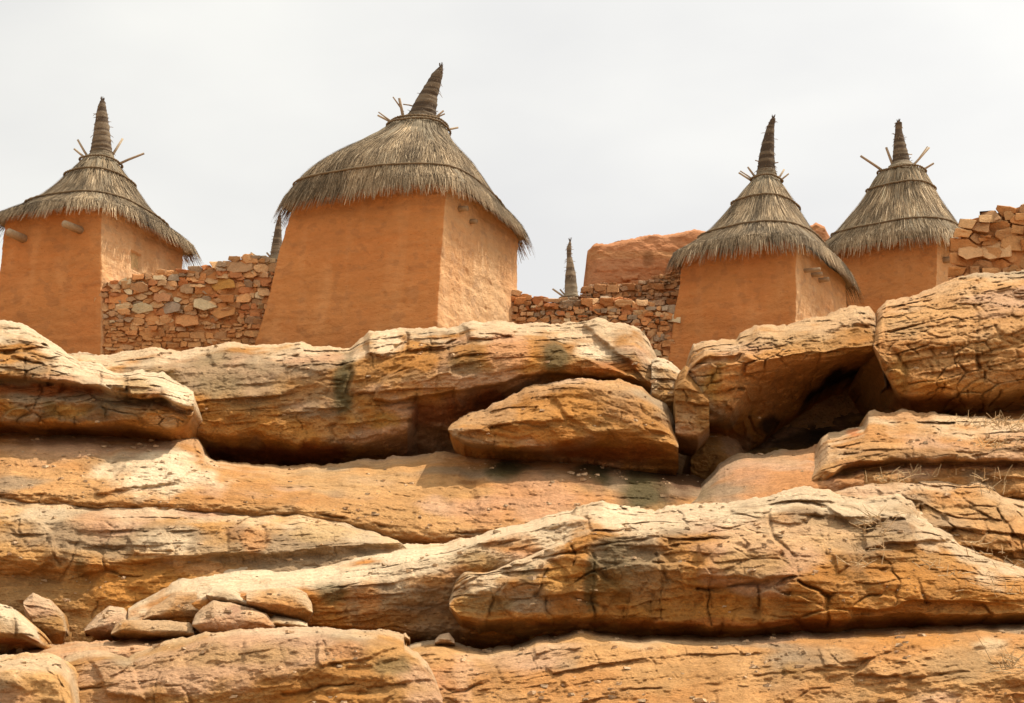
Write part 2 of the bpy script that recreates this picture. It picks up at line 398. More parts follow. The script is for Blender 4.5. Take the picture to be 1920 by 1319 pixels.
# central long slab below the big granary
rock('rock_slab', 'huge long overhanging slab with dark streaks directly below the largest granary', 'rock slab', [
  (24.7, [(120,668),(150,662),(200,665),(245,658),(290,652),(340,655),(385,650),(420,640),(470,645),(520,645),(560,640),(600,650),(655,655),(680,636),(692,622),(750,615),(800,615),(860,612),(885,602),(930,600),(975,608),(1040,608),(1080,603),(1120,598),(1160,602),(1200,615),(1215,635),(1230,665),(1240,700),(1246,740)]),
  (23.75, [(120,690),(245,690),(330,690),(385,700),(460,700),(560,690),(640,690),(680,672),(760,660),(860,650),(960,640),(1040,640),(1100,655),(1150,668),(1190,660),(1215,690),(1232,712),(1246,744)]),
  (23.42, [(120,740),(300,760),(500,770),(650,760),(760,720),(860,690),(960,672),(1060,665),(1120,672),(1180,690),(1215,712),(1238,728),(1246,746)]),
  (23.35, [(120,790),(330,800),(400,818),(440,817),(480,806),(500,815),(560,828),(620,834),(680,828),(702,824),(764,804),(778,770),(784,746),(870,735),(920,722),(971,713),(1020,700),(1085,693),(1150,697),(1206,716),(1235,740),(1246,748)]),
  (24.55, [(120,840),(330,850),(450,876),(640,880),(740,872),(850,856),(900,820),(1000,780),(1150,780),(1246,790)]),
 ], thick=1.6, pal='ochre', cap=.75, capw=34, blk=(.7, .2, .05, .03), blkmask=.12, strata=(.19, .035, .03), dip=.12, rt=(22, .5), rb=None, smooth=9, streak=.45,
 plates=[([(700,750),(705,725),(725,700),(765,680),(860,652),(960,636),(1040,645),(1150,690),(1206,716),(1020,702),(870,736),(800,742),(740,757)], .17, 7),
   ([(686,640),(700,622),(748,612),(762,622),(758,642),(715,672),(690,664)], .12, 6), ([(765,618),(800,612),(852,610),(862,640),(800,655),(766,662)], .10, 5),
   ([(1085,600),(1160,598),(1225,640),(1246,745),(1225,740),(1180,680),(1120,640)], .14, 8), ([(866,604),(930,598),(980,612),(960,632),(880,636)], .12, 6),
   ([(560,645),(640,652),(655,680),(600,700),(520,690)], .05, 8), ([(385,655),(470,640),(520,660),(480,690),(400,690)], .06, 8)],
 grooves=[([(655,655),(660,700),(650,740)], 3.5, .12), ([(762,618),(764,660)], 2, .12), ([(806,614),(808,655)], 2, .08), ([(400,735),(520,720),(640,725)], 2, .04), ([(500,700),(560,690),(640,660)], 2.5, .06),
   ([(600,800),(700,770),(790,765)], 2.5, .05), ([(820,660),(822,700),(818,730)], 2, .05), ([(420,790),(560,778),(700,775)], 2, .04), ([(880,712),(950,700),(1000,690)], 2, .05), ([(300,690),(420,672),(560,668)], 2.5, .06)],
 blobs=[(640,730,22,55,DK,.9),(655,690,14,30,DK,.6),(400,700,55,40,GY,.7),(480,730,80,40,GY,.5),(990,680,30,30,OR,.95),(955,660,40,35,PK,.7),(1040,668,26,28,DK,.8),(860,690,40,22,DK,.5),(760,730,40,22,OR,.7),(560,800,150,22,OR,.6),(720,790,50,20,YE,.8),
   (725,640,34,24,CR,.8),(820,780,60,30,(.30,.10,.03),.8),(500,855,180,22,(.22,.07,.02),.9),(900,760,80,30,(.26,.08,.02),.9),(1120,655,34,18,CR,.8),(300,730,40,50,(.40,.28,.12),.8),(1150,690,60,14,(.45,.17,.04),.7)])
# left ledge block
rock('rock_ledge_block', 'pale crusted ledge block under the leftmost granary, ochre face below', 'rock slab', [
  (23.6, [(-280,590),(-60,592),(0,600),(40,604),(75,625),(108,648),(128,664),(150,676),(190,686),(215,700),(235,698),(262,694),(306,698),(330,716),(356,727),(363,732)]),
  (22.7, [(-280,650),(0,655),(60,655),(110,668),(150,690),(215,710),(262,705),(306,712),(335,728),(363,736)]),
  (22.05, [(-280,690),(0,692),(60,695),(110,700),(150,708),(215,722),(262,725),(306,732),(345,745),(363,750)]),
  (21.85, [(-280,706),(0,706),(90,711),(140,718),(188,723),(215,736),(262,745),(306,745),(340,758),(362,764)]),
  (22.25, [(-280,712),(0,713),(90,718),(140,726),(188,732),(222,746),(262,750),(306,752),(340,764),(360,768)]),
  (22.15, [(-280,742),(0,744),(90,746),(188,748),(222,756),(262,762),(306,765),(340,775),(358,778)]),
  (21.95, [(-280,752),(0,752),(90,753),(188,756),(222,762),(262,768),(306,772),(340,780),(358,770),(363,760)]),
  (22.0, [(-280,790),(0,792),(100,795),(200,798),(290,804),(330,806),(350,796),(358,784),(363,770)]),
  (23.0, [(-280,806),(0,812),(200,818),(322,824),(345,812),(356,796),(363,776)]),
 ], thick=2.0, pal='ochre', cap=1.0, capw=52, blk=(.30, .15, .06, .05), blkmask=-.2, strata=(.14, .04, .035), rt=(14, .3), rb=None, smooth=4, streak=.3,
 plates=[([(60,640),(100,650),(130,672),(140,690),(60,682),(20,668)], .10, 4), ([(-280,620),(0,622),(60,628),(90,650),(0,662),(-280,660)], .10, 5), ([(188,688),(218,700),(234,722),(232,735),(190,722)], .12, 5),
   ([(236,700),(306,698),(362,732),(356,776),(320,760),(300,742),(240,744)], .10, 6), ([(285,752),(318,762),(356,786),(338,810),(280,802),(262,780)], .06, 5)],
 grooves=[([(46,672),(48,712)], 2.5, .10), ([(96,676),(94,716)], 2.5, .10), ([(138,688),(140,724)], 2.5, .09), ([(0,668),(60,664),(110,676),(150,690)], 2.5, .08), ([(0,640),(70,650)], 2, .07), ([(232,700),(236,745)], 2, .06), ([(188,700),(192,728)], 2, .07)],
 blobs=[(60,730,130,12,(.40,.14,.04),.85),(30,772,30,16,YE,.6),(130,770,40,16,YE,.7),(90,772,14,18,DK,.5),(205,768,25,24,DK,.55),(240,770,20,16,GY,.5),(310,790,30,14,(.60,.42,.26),.9),(330,745,30,22,CR,.9),(120,795,150,8,OR,.8),(250,725,40,16,(.45,.32,.16),.7)])
# smooth ramp
rock('rock_slope', '', '', [
  (23.6, [(-280,792),(0,795),(100,798),(200,802),(310,812),(350,817),(372,824),(380,838),(384,852),(405,862),(440,864),(480,870),(560,874),(640,868),(740,858),(850,848),(900,848),(1000,852),(1100,860),(1180,872),(1250,885),(1330,900),(1400,910)]),
  (22.0, [(-280,840),(0,842),(200,850),(320,850),(380,866),(440,882),(560,900),(740,900),(850,890),(1000,890),(1200,900),(1400,930)]),
  (20.75, [(-280,900),(0,904),(200,912),(330,920),(440,925),(560,935),(740,950),(850,965),(1000,965),(1200,960),(1400,960)]),
  (20.25, [(-280,925),(0,930),(100,938),(200,944),(330,948),(450,954),(550,960),(620,968),(700,978),(740,996),(800,1000),(870,1000),(1000,1000),(1400,1000)]),
  (20.6, [(-280,945),(0,950),(200,965),(330,975),(550,985),(740,1040),(870,1030),(1000,1020),(1400,1020)]),
 ], thick=2.5, pal='tan', cap=.3, capw=20, blk=(1.2, .3, .03, .02), blkmask=.25, strata=(.26, .022, .03), dip=-.05, fct=.55, rt=(12, .2), rb=(8, .1), smooth=14, streak=.2, amp=.9, fine=1.3, kind='structure',
 plates=[([(255,848),(300,845),(372,860),(372,880),(340,905),(180,930),(170,915),(215,890)], .10, 10), ([(362,820),(384,838),(378,852),(364,846)], .06, 4), ([(850,855),(880,890),(900,960),(880,1000),(1320,1010),(1320,870)], .06, 14)],
 grooves=[([(600,912),(700,918),(760,922),(850,918),(880,900)], 2, .05), ([(0,934),(150,944),(330,950)], 3, .08), ([(840,905),(895,908)], 4, .10), ([(460,905),(490,908)], 2, .04), ([(560,958),(640,970),(720,985),(800,1000),(900,1000)], 3, .10),
   ([(700,985),(660,975),(600,962)], 2.5, .08), ([(800,960),(900,968),(1000,965)], 2, .03), ([(540,930),(640,945),(760,960)], 1.6, .03)],
 blobs=[(300,890,120,44,CR,1),(950,876,48,30,DK,1),(1110,892,42,36,DK,1),(1215,910,56,60,(.12,.10,.05),1),(1030,930,110,50,PK,.7),(900,960,60,30,PK,.6),(640,900,150,28,(.58,.40,.22),.6),(120,815,60,8,GY,.6),(880,905,30,8,(.30,.14,.05),.7),(1280,900,50,50,(.12,.06,.03),.9),(60,860,120,30,(.58,.36,.2),.5)])  # first blob paints the pool of sunlight on the ramp as pale rock
# left lower ledge
rock('rock_terrace', '', '', [
  (20.6, [(-280,920),(0,930),(60,929),(120,934),(150,940),(200,943),(290,945),(380,950),(480,962),(560,959),(600,961),(650,974),(700,990),(745,1012),(775,1030)]),
  (19.7, [(-280,970),(0,972),(60,972),(150,975),(290,980),(380,985),(480,992),(560,990),(650,1000),(700,1008),(745,1016)]),
  (19.25, [(-280,1030),(0,1035),(100,1030),(200,1040),(313,1034),(383,1030),(488,1030),(560,1024),(640,1018),(700,1014),(745,1018)]),
  (19.2, [(-280,1065),(0,1065),(100,1065),(204,1060),(313,1044),(383,1040),(488,1038),(529,1037),(638,1027),(700,1021),(745,1020)]),
  (19.35, [(-280,1072),(0,1072),(100,1073),(204,1068),(313,1051),(383,1047),(488,1045),(529,1044),(638,1034),(700,1028),(745,1026)]),
  (19.0, [(-280,1120),(0,1120),(100,1125),(250,1120),(400,1090),(600,1080),(745,1060)]),
  (18.85, [(-280,1230),(0,1235),(300,1235),(745,1210)]),
 ], thick=2.0, pal='pale', cap=.6, capw=40, blk=(.55, .28, .05, .035), blkmask=-.02, strata=(.2, .03, .03), rt=(12, .25), rb=None, smooth=8, streak=.25, kind='structure',
 plates=[([(-280,940),(0,945),(60,960),(100,1000),(110,1040),(60,1080),(-280,1080)], .08, 8), ([(240,1000),(310,990),(330,1036),(250,1046)], .05, 7), ([(425,985),(490,985),(496,1030),(425,1036)], .04, 8)],
 grooves=[([(100,1110),(140,1040),(150,1000)], 2.5, .06), ([(490,965),(495,1000),(480,1036)], 3, .07), ([(200,975),(320,972)], 2, .03), ([(20,990),(70,1040),(90,1090)], 3, .06), ([(250,985),(240,1020)], 2.4, .05), ([(310,990),(330,1040)], 2.4, .05), ([(120,1080),(60,1060),(0,1050)], 3, .05), ([(655,990),(680,1004)], 2.4, .06), ([(255,1120),(258,1160)], 3, .06), ([(40,1005),(90,1015),(110,1060)], 2.5, .06), ([(0,975),(60,972)], 2, .04)],
 blobs=[(380,960,50,20,(.45,.25,.18),.6),(440,1000,30,20,(.30,.17,.09),.75),(150,1070,16,30,DK,.7),(250,1110,170,60,OR,.85),(60,1120,110,50,(.33,.21,.10),.7),(320,1020,60,30,CR,.5),(180,980,40,30,PK,.5),(400,1070,60,14,PK,.4),(480,1015,26,24,(.55,.28,.12),.6),(80,1180,70,30,(.35,.22,.11),.6),(600,1000,80,18,(.62,.46,.26),.6)])
# wedge boulder
rock('wedge_boulder', 'rounded triangular boulder wedged beneath the overhang of the long central slab', 'boulder', [
  (22.9, [(840,802),(845,795),(855,788),(880,775),(910,769),(925,758),(945,752),(970,735),(985,725),(1010,722),(1030,716),(1060,712),(1130,712),(1160,714),(1180,718),(1205,727),(1222,742),(1250,760),(1262,782),(1268,800),(1272,830)]),
  (22.3, [(840,804),(860,797),(910,785),(970,762),(1010,740),(1060,728),(1130,728),(1180,738),(1222,760),(1255,785),(1272,834)]),
  (21.85, [(840,806),(860,806),(910,805),(960,800),(1010,795),(1060,800),(1110,800),(1180,800),(1250,820),(1272,838)]),
  (21.8, [(840,808),(850,822),(880,832),(930,836),(1000,838),(1060,826),(1110,821),(1200,826),(1250,834),(1272,842)]),
  (22.75, [(840,812),(850,828),(870,842),(900,850),(1000,856),(1090,864),(1150,874),(1220,880),(1272,880)]),
 ], thick=1.0, pal='ochre', cap=.25, blk=(.5, .2, .03, .02), blkmask=.15, strata=(.14, .025, .03), dip=-.1, rt=(16, .25), rb=None, smooth=7, streak=.2,
 plates=[([(845,790),(880,772),(970,735),(985,725),(1025,722),(1030,760),(1050,775),(1060,790),(960,795),(860,815)], .07, 7), ([(1030,716),(1180,716),(1250,765),(1250,815),(1110,815),(1060,780),(1040,750)], .06, 10)],
 grooves=[([(880,805),(960,796),(1060,800),(1110,812)], 2.5, .06), ([(975,745),(1000,752),(1025,748)], 2.5, .06), ([(1000,770),(1060,768)], 2, .04)],
 blobs=[(1090,760,60,40,OR,.55),(1170,770,40,30,(.42,.25,.13),.6),(1000,815,90,14,(.50,.24,.07),.8),(1130,850,120,18,(.42,.15,.04),.9),(920,780,60,20,(.5,.33,.2),.6)])
rock('crusted_rock', 'small pale lumpy rock at the right tip of the central slab', 'rock', [
  (23.6, [(1222,676),(1232,670),(1246,672),(1262,680),(1276,695),(1282,720)]),
  (23.2, [(1222,690),(1240,690),(1262,700),(1282,724)]),
  (22.9, [(1222,735),(1250,745),(1282,750)]),
  (23.2, [(1222,770),(1260,800),(1282,790)]),
 ], thick=.7, pal='pale', cap=1, capw=60, blk=(.16, .10, .04, .03), blkmask=-.3, smooth=4, step=1.5, blobs=[(1265,775,30,22,(.3,.17,.07),.8)])
rock('hanging_block', 'narrow dark upright block jammed between wedge boulder and arched boulder', 'rock', [
  (22.9, [(1266,716),(1272,700),(1285,686),(1295,690),(1312,700),(1326,720),(1330,740)]),
  (22.4, [(1266,730),(1285,720),(1300,728),(1330,752)]),
  (22.3, [(1266,815),(1288,818),(1308,820),(1330,800)]),
  (22.9, [(1266,822),(1288,830),(1310,834),(1330,812)]),
 ], thick=.8, pal='brown', cap=0, blk=(.5, .3, .02, .02), smooth=4, step=1.6, grooves=[([(1306,735),(1312,800)], 3, .1)])
rock('sunken_boulder', 'rounded boulder deep in the shaded gap below the arched boulder', 'boulder', [
  (24.0, [(1295,836),(1320,800),(1350,800),(1385,830),(1400,860)]),
  (23.6, [(1295,862),(1340,850),(1400,880)]),
  (23.9, [(1295,892),(1340,910),(1400,905)]),
 ], thick=1.2, pal='brown', cap=0, blk=(.5, .3, .02, .02), smooth=6)
# arched boulder with soot-black hollow
rock('arched_boulder', 'arched boulder with a pale blocky cap hanging over a soot-black hollow', 'boulder', [
  (24.2, [(1284,700),(1288,690),(1290,665),(1300,645),(1322,638),(1380,636),(1388,622),(1420,612),(1480,605),(1520,598),(1560,585),(1600,575),(1630,577),(1641,590),(1650,640),(1662,700)]),
  (23.3, [(1284,704),(1295,680),(1320,655),(1380,652),(1420,640),(1500,628),(1560,615),(1610,606),(1641,616),(1650,655),(1662,708)]),
  (22.6, [(1284,706),(1296,690),(1320,668),(1394,664),(1417,680),(1485,662),(1542,657),(1599,650),(1640,646),(1652,668),(1662,715)]),
  (22.7, [(1284,712),(1300,725),(1320,745),(1360,740),(1395,700),(1420,688),(1485,668),(1542,663),(1599,656),(1640,652),(1652,674),(1662,722)]),
  (22.75, [(1284,716),(1305,750),(1322,790),(1370,775),(1388,750),(1410,710),(1485,676),(1542,670),(1599,662),(1640,658),(1652,680),(1662,728)]),
  (24.5, [(1284,722),(1310,770),(1332,820),(1375,845),(1400,850),(1440,812),(1490,770),(1550,725),(1600,700),(1640,685),(1652,700),(1662,736)]),
 ], thick=1.6, pal='ochre', cap=.45, capw=40, gkm=.5, blk=(.26, .11, .055, .08), blkmask=-.15, strata=(.13, .035, .045), dip=.15, rt=(12, .3), rb=None, smooth=4, streak=.15,
 plates=[([(1290,668),(1320,640),(1384,638),(1394,662),(1380,672),(1330,668),(1298,690)], .08, 6), ([(1296,690),(1340,672),(1400,680),(1392,710),(1375,760),(1350,780),(1325,775),(1305,730)], .08, 8)],
 grooves=[([(1384,640),(1394,664)], 3, .10), ([(1345,690),(1352,730)], 3, .04)],
 blobs=[(1350,720,40,40,YE,.85),(1480,700,120,34,(.66,.36,.16),.9),(1430,740,100,50,(.64,.34,.14),.9),(1590,680,50,16,(.60,.32,.14),.9),(1480,640,120,18,(.48,.33,.18),.5),(1600,712,70,24,(.03,.02,.012),1),(1540,745,50,22,(.04,.025,.015),1),(1470,800,60,20,(.05,.03,.02),.9)])  # orange blobs: reddish underside, brightened to paint in its warm light
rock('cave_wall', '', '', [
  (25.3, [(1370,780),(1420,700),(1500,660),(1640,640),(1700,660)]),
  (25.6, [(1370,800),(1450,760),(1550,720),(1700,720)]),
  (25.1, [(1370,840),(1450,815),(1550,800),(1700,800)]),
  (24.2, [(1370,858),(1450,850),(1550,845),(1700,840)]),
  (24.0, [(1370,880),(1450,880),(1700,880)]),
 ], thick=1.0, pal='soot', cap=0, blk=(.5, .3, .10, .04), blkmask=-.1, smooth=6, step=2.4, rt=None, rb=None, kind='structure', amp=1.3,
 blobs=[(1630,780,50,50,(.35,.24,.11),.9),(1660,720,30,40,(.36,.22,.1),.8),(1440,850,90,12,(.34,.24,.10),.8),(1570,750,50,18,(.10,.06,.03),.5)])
rock('cracked_boulder', 'massive boulder cracked into small bricklike blocks, below the right stone wall', 'boulder', [
  (24.4, [(1638,640),(1640,600),(1645,580),(1662,566),(1700,555),(1750,540),(1790,521),(1830,512),(1880,510),(1930,506),(2180,495)]),
  (23.4, [(1638,642),(1642,615),(1655,595),(1700,585),(1750,572),(1800,556),(1880,545),(1930,540),(2180,530)]),
  (22.4, [(1638,646),(1648,640),(1670,640),(1720,640),(1800,630),(1930,620),(2180,610)]),
  (22.1, [(1638,650),(1650,668),(1675,700),(1720,715),(1780,722),(1805,716),(1860,716),(1930,705),(2180,690)]),
  (22.2, [(1638,654),(1655,690),(1682,735),(1705,745),(1780,738),(1802,745),(1850,745),(1920,730),(2180,715)]),
  (23.6, [(1638,660),(1660,710),(1688,765),(1710,785),(1795,788),(1880,785),(1980,778),(2180,760)]),
 ], thick=2.0, pal='tan', cap=.35, capw=30, gkm=.75, blk=(.34, .135, .05, .085), blkmask=-1.0, strata=(.14, .035, .06), dip=.20, rt=(14, .3), rb=None, smooth=6, streak=.12,
 plates=[([(1650,560),(1642,600),(1645,660),(1656,640),(1658,600),(1664,572)], .05, 4)],
 grooves=[([(1828,545),(1832,600),(1828,660),(1838,700)], 3, .12), ([(1656,590),(1662,640),(1700,690)], 3, .08), ([(1745,650),(1760,690),(1800,700)], 2.5, .08), ([(1700,650),(1740,672),(1750,700)], 2.5, .08), ([(1838,570),(1870,620),(1920,640)], 2.5, .08), ([(1838,640),(1920,625)], 2, .06), ([(1840,690),(1920,680)], 2, .06), ([(1798,738),(1806,760)], 4, .15), ([(1730,560),(1745,600)], 2, .06)],
 blobs=[(1760,725,90,20,OR,.7),(1690,700,20,40,(.48,.28,.09),.7),(1860,735,70,16,(.5,.30,.12),.6),(1760,755,110,14,(.34,.14,.04),.9),(1700,620,40,20,GY,.4)])
rock('sandy_ledge', '', '', [
  (24.0, [(1660,762),(1720,768),(1800,766),(1880,757),(2180,735)]),
  (22.5, [(1660,800),(1800,792),(1920,785),(2180,780)]),
  (22.3, [(1660,830),(1920,830),(2180,820)])], thick=1, pal='tan', cap=0, blk=(1, .3, .01, .01), smooth=8, kind='structure', step=2.4, strata=(.2, .01, .01))
# pink sloping slab
rock('sloping_slab', 'smooth pinkish sloping slab under the soot-black hollow', 'rock slab', [
  (23.0, [(1270,956),(1285,940),(1303,920),(1335,888),(1350,868),(1372,853),(1400,849),(1440,848),(1480,845),(1540,836),(1570,830),(1620,840)]),
  (21.6, [(1270,960),(1300,935),(1360,890),(1420,875),(1520,862),(1620,860)]),
  (20.1, [(1270,966),(1300,955),(1360,950),(1440,935),(1520,910),(1620,890)]),
  (20.1, [(1270,980),(1360,985),(1520,960),(1620,940)]),
 ], thick=1.2, pal='pink', cap=.2, blk=(.9, .3, .02, .015), blkmask=.2, strata=(.2, .015, .01), dip=.2, fct=.5, rt=(10, .12), rb=None, smooth=10, streak=.15,
 blobs=[(1310,930,34,16,GY,.7),(1400,890,50,24,(.52,.30,.19),.6),(1460,860,50,16,(.45,.31,.2),.5)])
# right ledges
rock('right_ledge', '', '', [
  (22.2, [(1490,925),(1503,898),(1515,870),(1532,842),(1540,822),(1552,812),(1585,806),(1620,797),(1628,772),(1640,766),(1660,774),(1700,770),(1752,771),(1800,780),(1870,788),(1920,780),(2180,770)]),
  (21.1, [(1490,930),(1510,905),(1535,870),(1552,840),(1590,828),(1650,812),(1750,806),(1850,812),(1920,805),(2180,800)]),
  (20.3, [(1490,936),(1510,918),(1540,888),(1570,868),(1600,858),(1650,848),(1760,843),(1860,848),(1920,846),(2180,840)]),
  (20.2, [(1490,940),(1512,925),(1545,898),(1580,876),(1612,868),(1660,862),(1760,860),(1860,862),(1920,862),(2180,860)]),
  (20.7, [(1490,944),(1514,932),(1550,906),(1580,886),(1612,878),(1660,872),(1760,868),(1860,868),(1920,868),(2180,868)]),
  (20.3, [(1490,948),(1516,938),(1556,914),(1590,898),(1650,888),(1760,882),(1860,886),(1920,884),(2180,884)]),
  (20.2, [(1490,952),(1530,945),(1600,930),(1700,925),(1920,930),(2180,930)]),
 ], thick=1.6, pal='tan', cap=.6, capw=34, blk=(.5, .12, .05, .04), blkmask=-.1, strata=(.16, .05, .045), dip=.08, rt=(10, .25), rb=None, smooth=4, streak=.2, kind='structure',
 grooves=[([(1580,855),(1640,846),(1760,845),(1900,850)], 2.2, .06), ([(1560,830),(1640,820),(1700,822)], 2, .05)],
 blobs=[(1600,812,16,8,(.6,.24,.1),.8),(1700,850,120,12,(.34,.2,.1),.6),(1620,870,60,8,(.3,.12,.04),.6),(1700,780,70,12,(.55,.3,.14),.7),(1850,835,40,12,OR,.5)])
rock('block_terrace', '', '', [
  (20.6, [(1530,930),(1548,914),(1575,905),(1610,899),(1660,893),(1720,893),(1762,896),(1790,902),(1812,906),(1832,897),(1862,904),(1880,926),(1920,930),(2180,930)]),
  (19.7, [(1530,940),(1600,920),(1700,912),(1780,918),(1850,918),(1920,948),(2180,950)]),
  (19.2, [(1530,960),(1700,950),(1800,960),(1850,955),(1920,985),(2180,990)]),
  (18.7, [(1530,1000),(1700,1000),(1800,1010),(1920,1050),(2180,1060)]),
  (18.4, [(1530,1080),(1800,1080),(2180,1120)]),
 ], thick=1.4, pal='tan', cap=.55, capw=34, gkm=.5, blk=(.32, .20, .07, .07), blkmask=-.2, strata=(.22, .06, .05), rt=(8, .2), rb=None, smooth=4, kind='structure',
 grooves=[([(1715,895),(1722,930),(1730,965)], 3, .12), ([(1775,905),(1780,950)], 2.5, .08), ([(1862,905),(1880,940)], 3, .1)],
 blobs=[(1800,925,26,16,OR,.7),(1650,905,50,10,(.52,.34,.2),.5),(1850,960,60,30,(.5,.33,.18),.5)])
# long middle slab: shaded orange flank + cracked front block
rock('orange_flank', '', '', [
  (19.9, [(240,1125),(300,1070),(340,1050),(450,1046),(560,1040),(640,1030),(740,1020),(830,1018),(880,1008),(930,990),(1000,975),(1060,956),(1100,950),(1200,950)]),
  (18.3, [(240,1150),(330,1118),(400,1108),(500,1104),(590,1094),(640,1079),(740,1059),(850,1036),(930,1012),(1000,992),(1060,978),(1100,975),(1200,985)]),
  (18.0, [(240,1170),(400,1125),(590,1112),(640,1100),(740,1085),(850,1065),(1000,1030),(1200,1020)]),
  (18.0, [(240,1195),(585,1172),(650,1176),(700,1181),(760,1186),(860,1186),(1200,1186)]),
  (18.7, [(240,1215),(585,1200),(760,1222),(900,1232),(1200,1230)]),
 ], thick=1.6, pal='orange', cap=.95, capw=70, blk=(.8, .16, .025, .015), blkmask=.2, strata=(.10, .02, .02), dip=.12, rt=(8, .15), rb=None, smooth=6, streak=.45, kind='structure',
 grooves=[([(640,1100),(700,1090),(800,1068)], 2, .05), ([(860,1040),(960,1015),(1060,985)], 3, .07), ([(400,1075),(560,1065),(700,1045)], 1.8, .04), ([(360,1060),(520,1055),(640,1042)], 1.6, .03)],
 blobs=[(620,1110,40,22,DK,.75),(690,1140,24,50,(.58,.30,.12),.8),(900,1050,80,22,(.36,.24,.1),.7),(480,1075,200,24,CR,.8),(760,1040,120,14,CR,.8),(740,1160,140,20,(.40,.2,.05),.6),(800,1090,50,16,OR,.6)])  # cream blobs put the sunlit slope's brightness into its colour
rock('front_slab', 'long cracked slab with pale blocky crown crossing the middle right of the cliff', 'rock slab', [
  (19.2, [(842,1120),(846,1100),(852,1076),(868,1060),(880,1063),(905,1050),(915,1062),(960,1038),(1000,1026),(1058,1008),(1066,970),(1080,950),(1130,938),(1168,946),(1230,955),(1280,945),(1330,946),(1390,940),(1450,925),(1520,912),(1545,915),(1580,930),(1620,936),(1680,926),(1710,938),(1720,955),(1760,972),(1788,990),(1800,1010),(1860,1030),(1920,1045),(2180,1100)]),
  (18.3, [(842,1124),(852,1090),(870,1072),(915,1070),(1000,1036),(1066,1000),(1100,978),(1170,978),(1280,978),(1390,975),(1520,955),(1620,970),(1710,985),(1800,1030),(1920,1070),(2180,1130)]),
  (17.65, [(842,1128),(852,1100),(880,1080),(915,1078),(1000,1042),(1100,1010),(1230,1006),(1310,1018),(1390,1012),(1480,1040),(1550,1050),(1650,1050),(1750,1060),(1850,1085),(1920,1100),(2180,1150)]),
  (17.35, [(842,1132),(860,1120),(1000,1080),(1200,1065),(1400,1075),(1600,1085),(1800,1105),(1920,1120),(2180,1160)]),
  (17.3, [(842,1136),(862,1158),(900,1162),(1000,1160),(1120,1158),(1220,1166),(1330,1174),(1420,1172),(1550,1162),(1650,1152),(1800,1155),(1920,1152),(2180,1175)]),
  (18.1, [(842,1142),(866,1176),(900,1190),(1000,1195),(1200,1198),(1330,1200),(1550,1192),(1800,1180),(1920,1180),(2180,1190)]),
 ], thick=1.4, pal='ochre', cap=.8, capw=58, gkm=.25, blk=(.42, .20, .06, .05), blkmask=-.1, strata=(.25, .06, .05), dip=.05, rt=(8, .15), rb=None, smooth=4, streak=.4,
 plates=[([(1100,962),(1140,958),(1175,968),(1170,992),(1110,1000)], .10, 5), ([(1310,1022),(1370,1015),(1400,1030),(1430,1010),(1470,1022),(1480,1050),(1500,1080),(1420,1088),(1310,1085)], .07, 6),
   ([(1570,1075),(1560,1040),(1600,1032),(1590,1060)], .07, 5), ([(1425,1102),(1500,1090),(1545,1118),(1540,1165),(1425,1170)], .05, 6), ([(1540,950),(1620,945),(1690,935),(1712,960),(1700,975),(1600,985)], .08, 6),
   ([(1620,1000),(1720,965),(1790,1000),(1780,1012),(1690,1020),(1620,1030)], .09, 7), ([(1440,955),(1500,940),(1530,960),(1500,985),(1440,975)], .06, 5), ([(842,1120),(868,1058),(905,1050),(912,1070),(880,1090)], .05, 5)],
 grooves=[([(1112,1040),(1118,1090),(1111,1125),(1114,1160)], 2.2, .09), ([(1228,1040),(1240,1090),(1236,1165)], 1.8, .05), ([(1326,1080),(1334,1115),(1328,1150),(1331,1175)], 2.0, .08), ([(1310,1108),(1370,1104),(1420,1095),(1500,1080),(1545,1078)], 3, .14), ([(1500,1090),(1535,1108),(1552,1120),(1550,1170)], 3.4, .16),
   ([(1422,1098),(1425,1135)], 2, .08), ([(1000,1052),(1110,1028),(1200,1010),(1240,1004)], 2.4, .10), ([(1440,960),(1450,1000),(1490,1050),(1500,1075)], 3.4, .13), ([(1620,1040),(1600,1070),(1612,1130)], 3, .12), ([(1640,960),(1600,1040)], 3, .10), ([(1580,955),(1590,975),(1700,985)], 2.5, .09),
   ([(1500,968),(1545,970),(1620,968)], 2.2, .08), ([(1250,960),(1350,958),(1440,952)], 2, .05), ([(1720,1080),(1740,1130)], 3, .09), ([(1570,1068),(1760,1070)], 2.4, .07), ([(1820,1080),(1850,1130)], 2.4, .07), ([(960,1100),(1110,1078)], 2, .04), ([(1350,1000),(1440,998)], 2.2, .07), ([(1380,950),(1350,990)], 2, .06), ([(1540,990),(1545,1040)], 2.4, .08)],
 blobs=[(985,1080,24,30,DK,.55),(1040,1085,40,36,(.55,.31,.10),.8),(1150,1070,40,60,DK,.55),(1110,1100,12,70,DK,.55),(900,1130,60,30,(.40,.28,.12),.6),(1230,1080,60,50,GY,.5),(1400,1060,70,26,(.42,.28,.12),.6),(1350,1140,50,24,OR,.6),(1590,1140,60,26,OR,.8),(1700,1100,60,40,OR,.6),(1860,1130,80,20,OR,.6),
   (1000,1156,180,10,OR,.8),(1450,1170,500,8,(.40,.15,.04),.8),(1480,1000,160,34,(.66,.48,.30),.5),(1160,970,50,26,CR,.8),(1560,1020,60,20,(.6,.42,.25),.5),(880,1072,24,16,(.55,.42,.28),.7)])
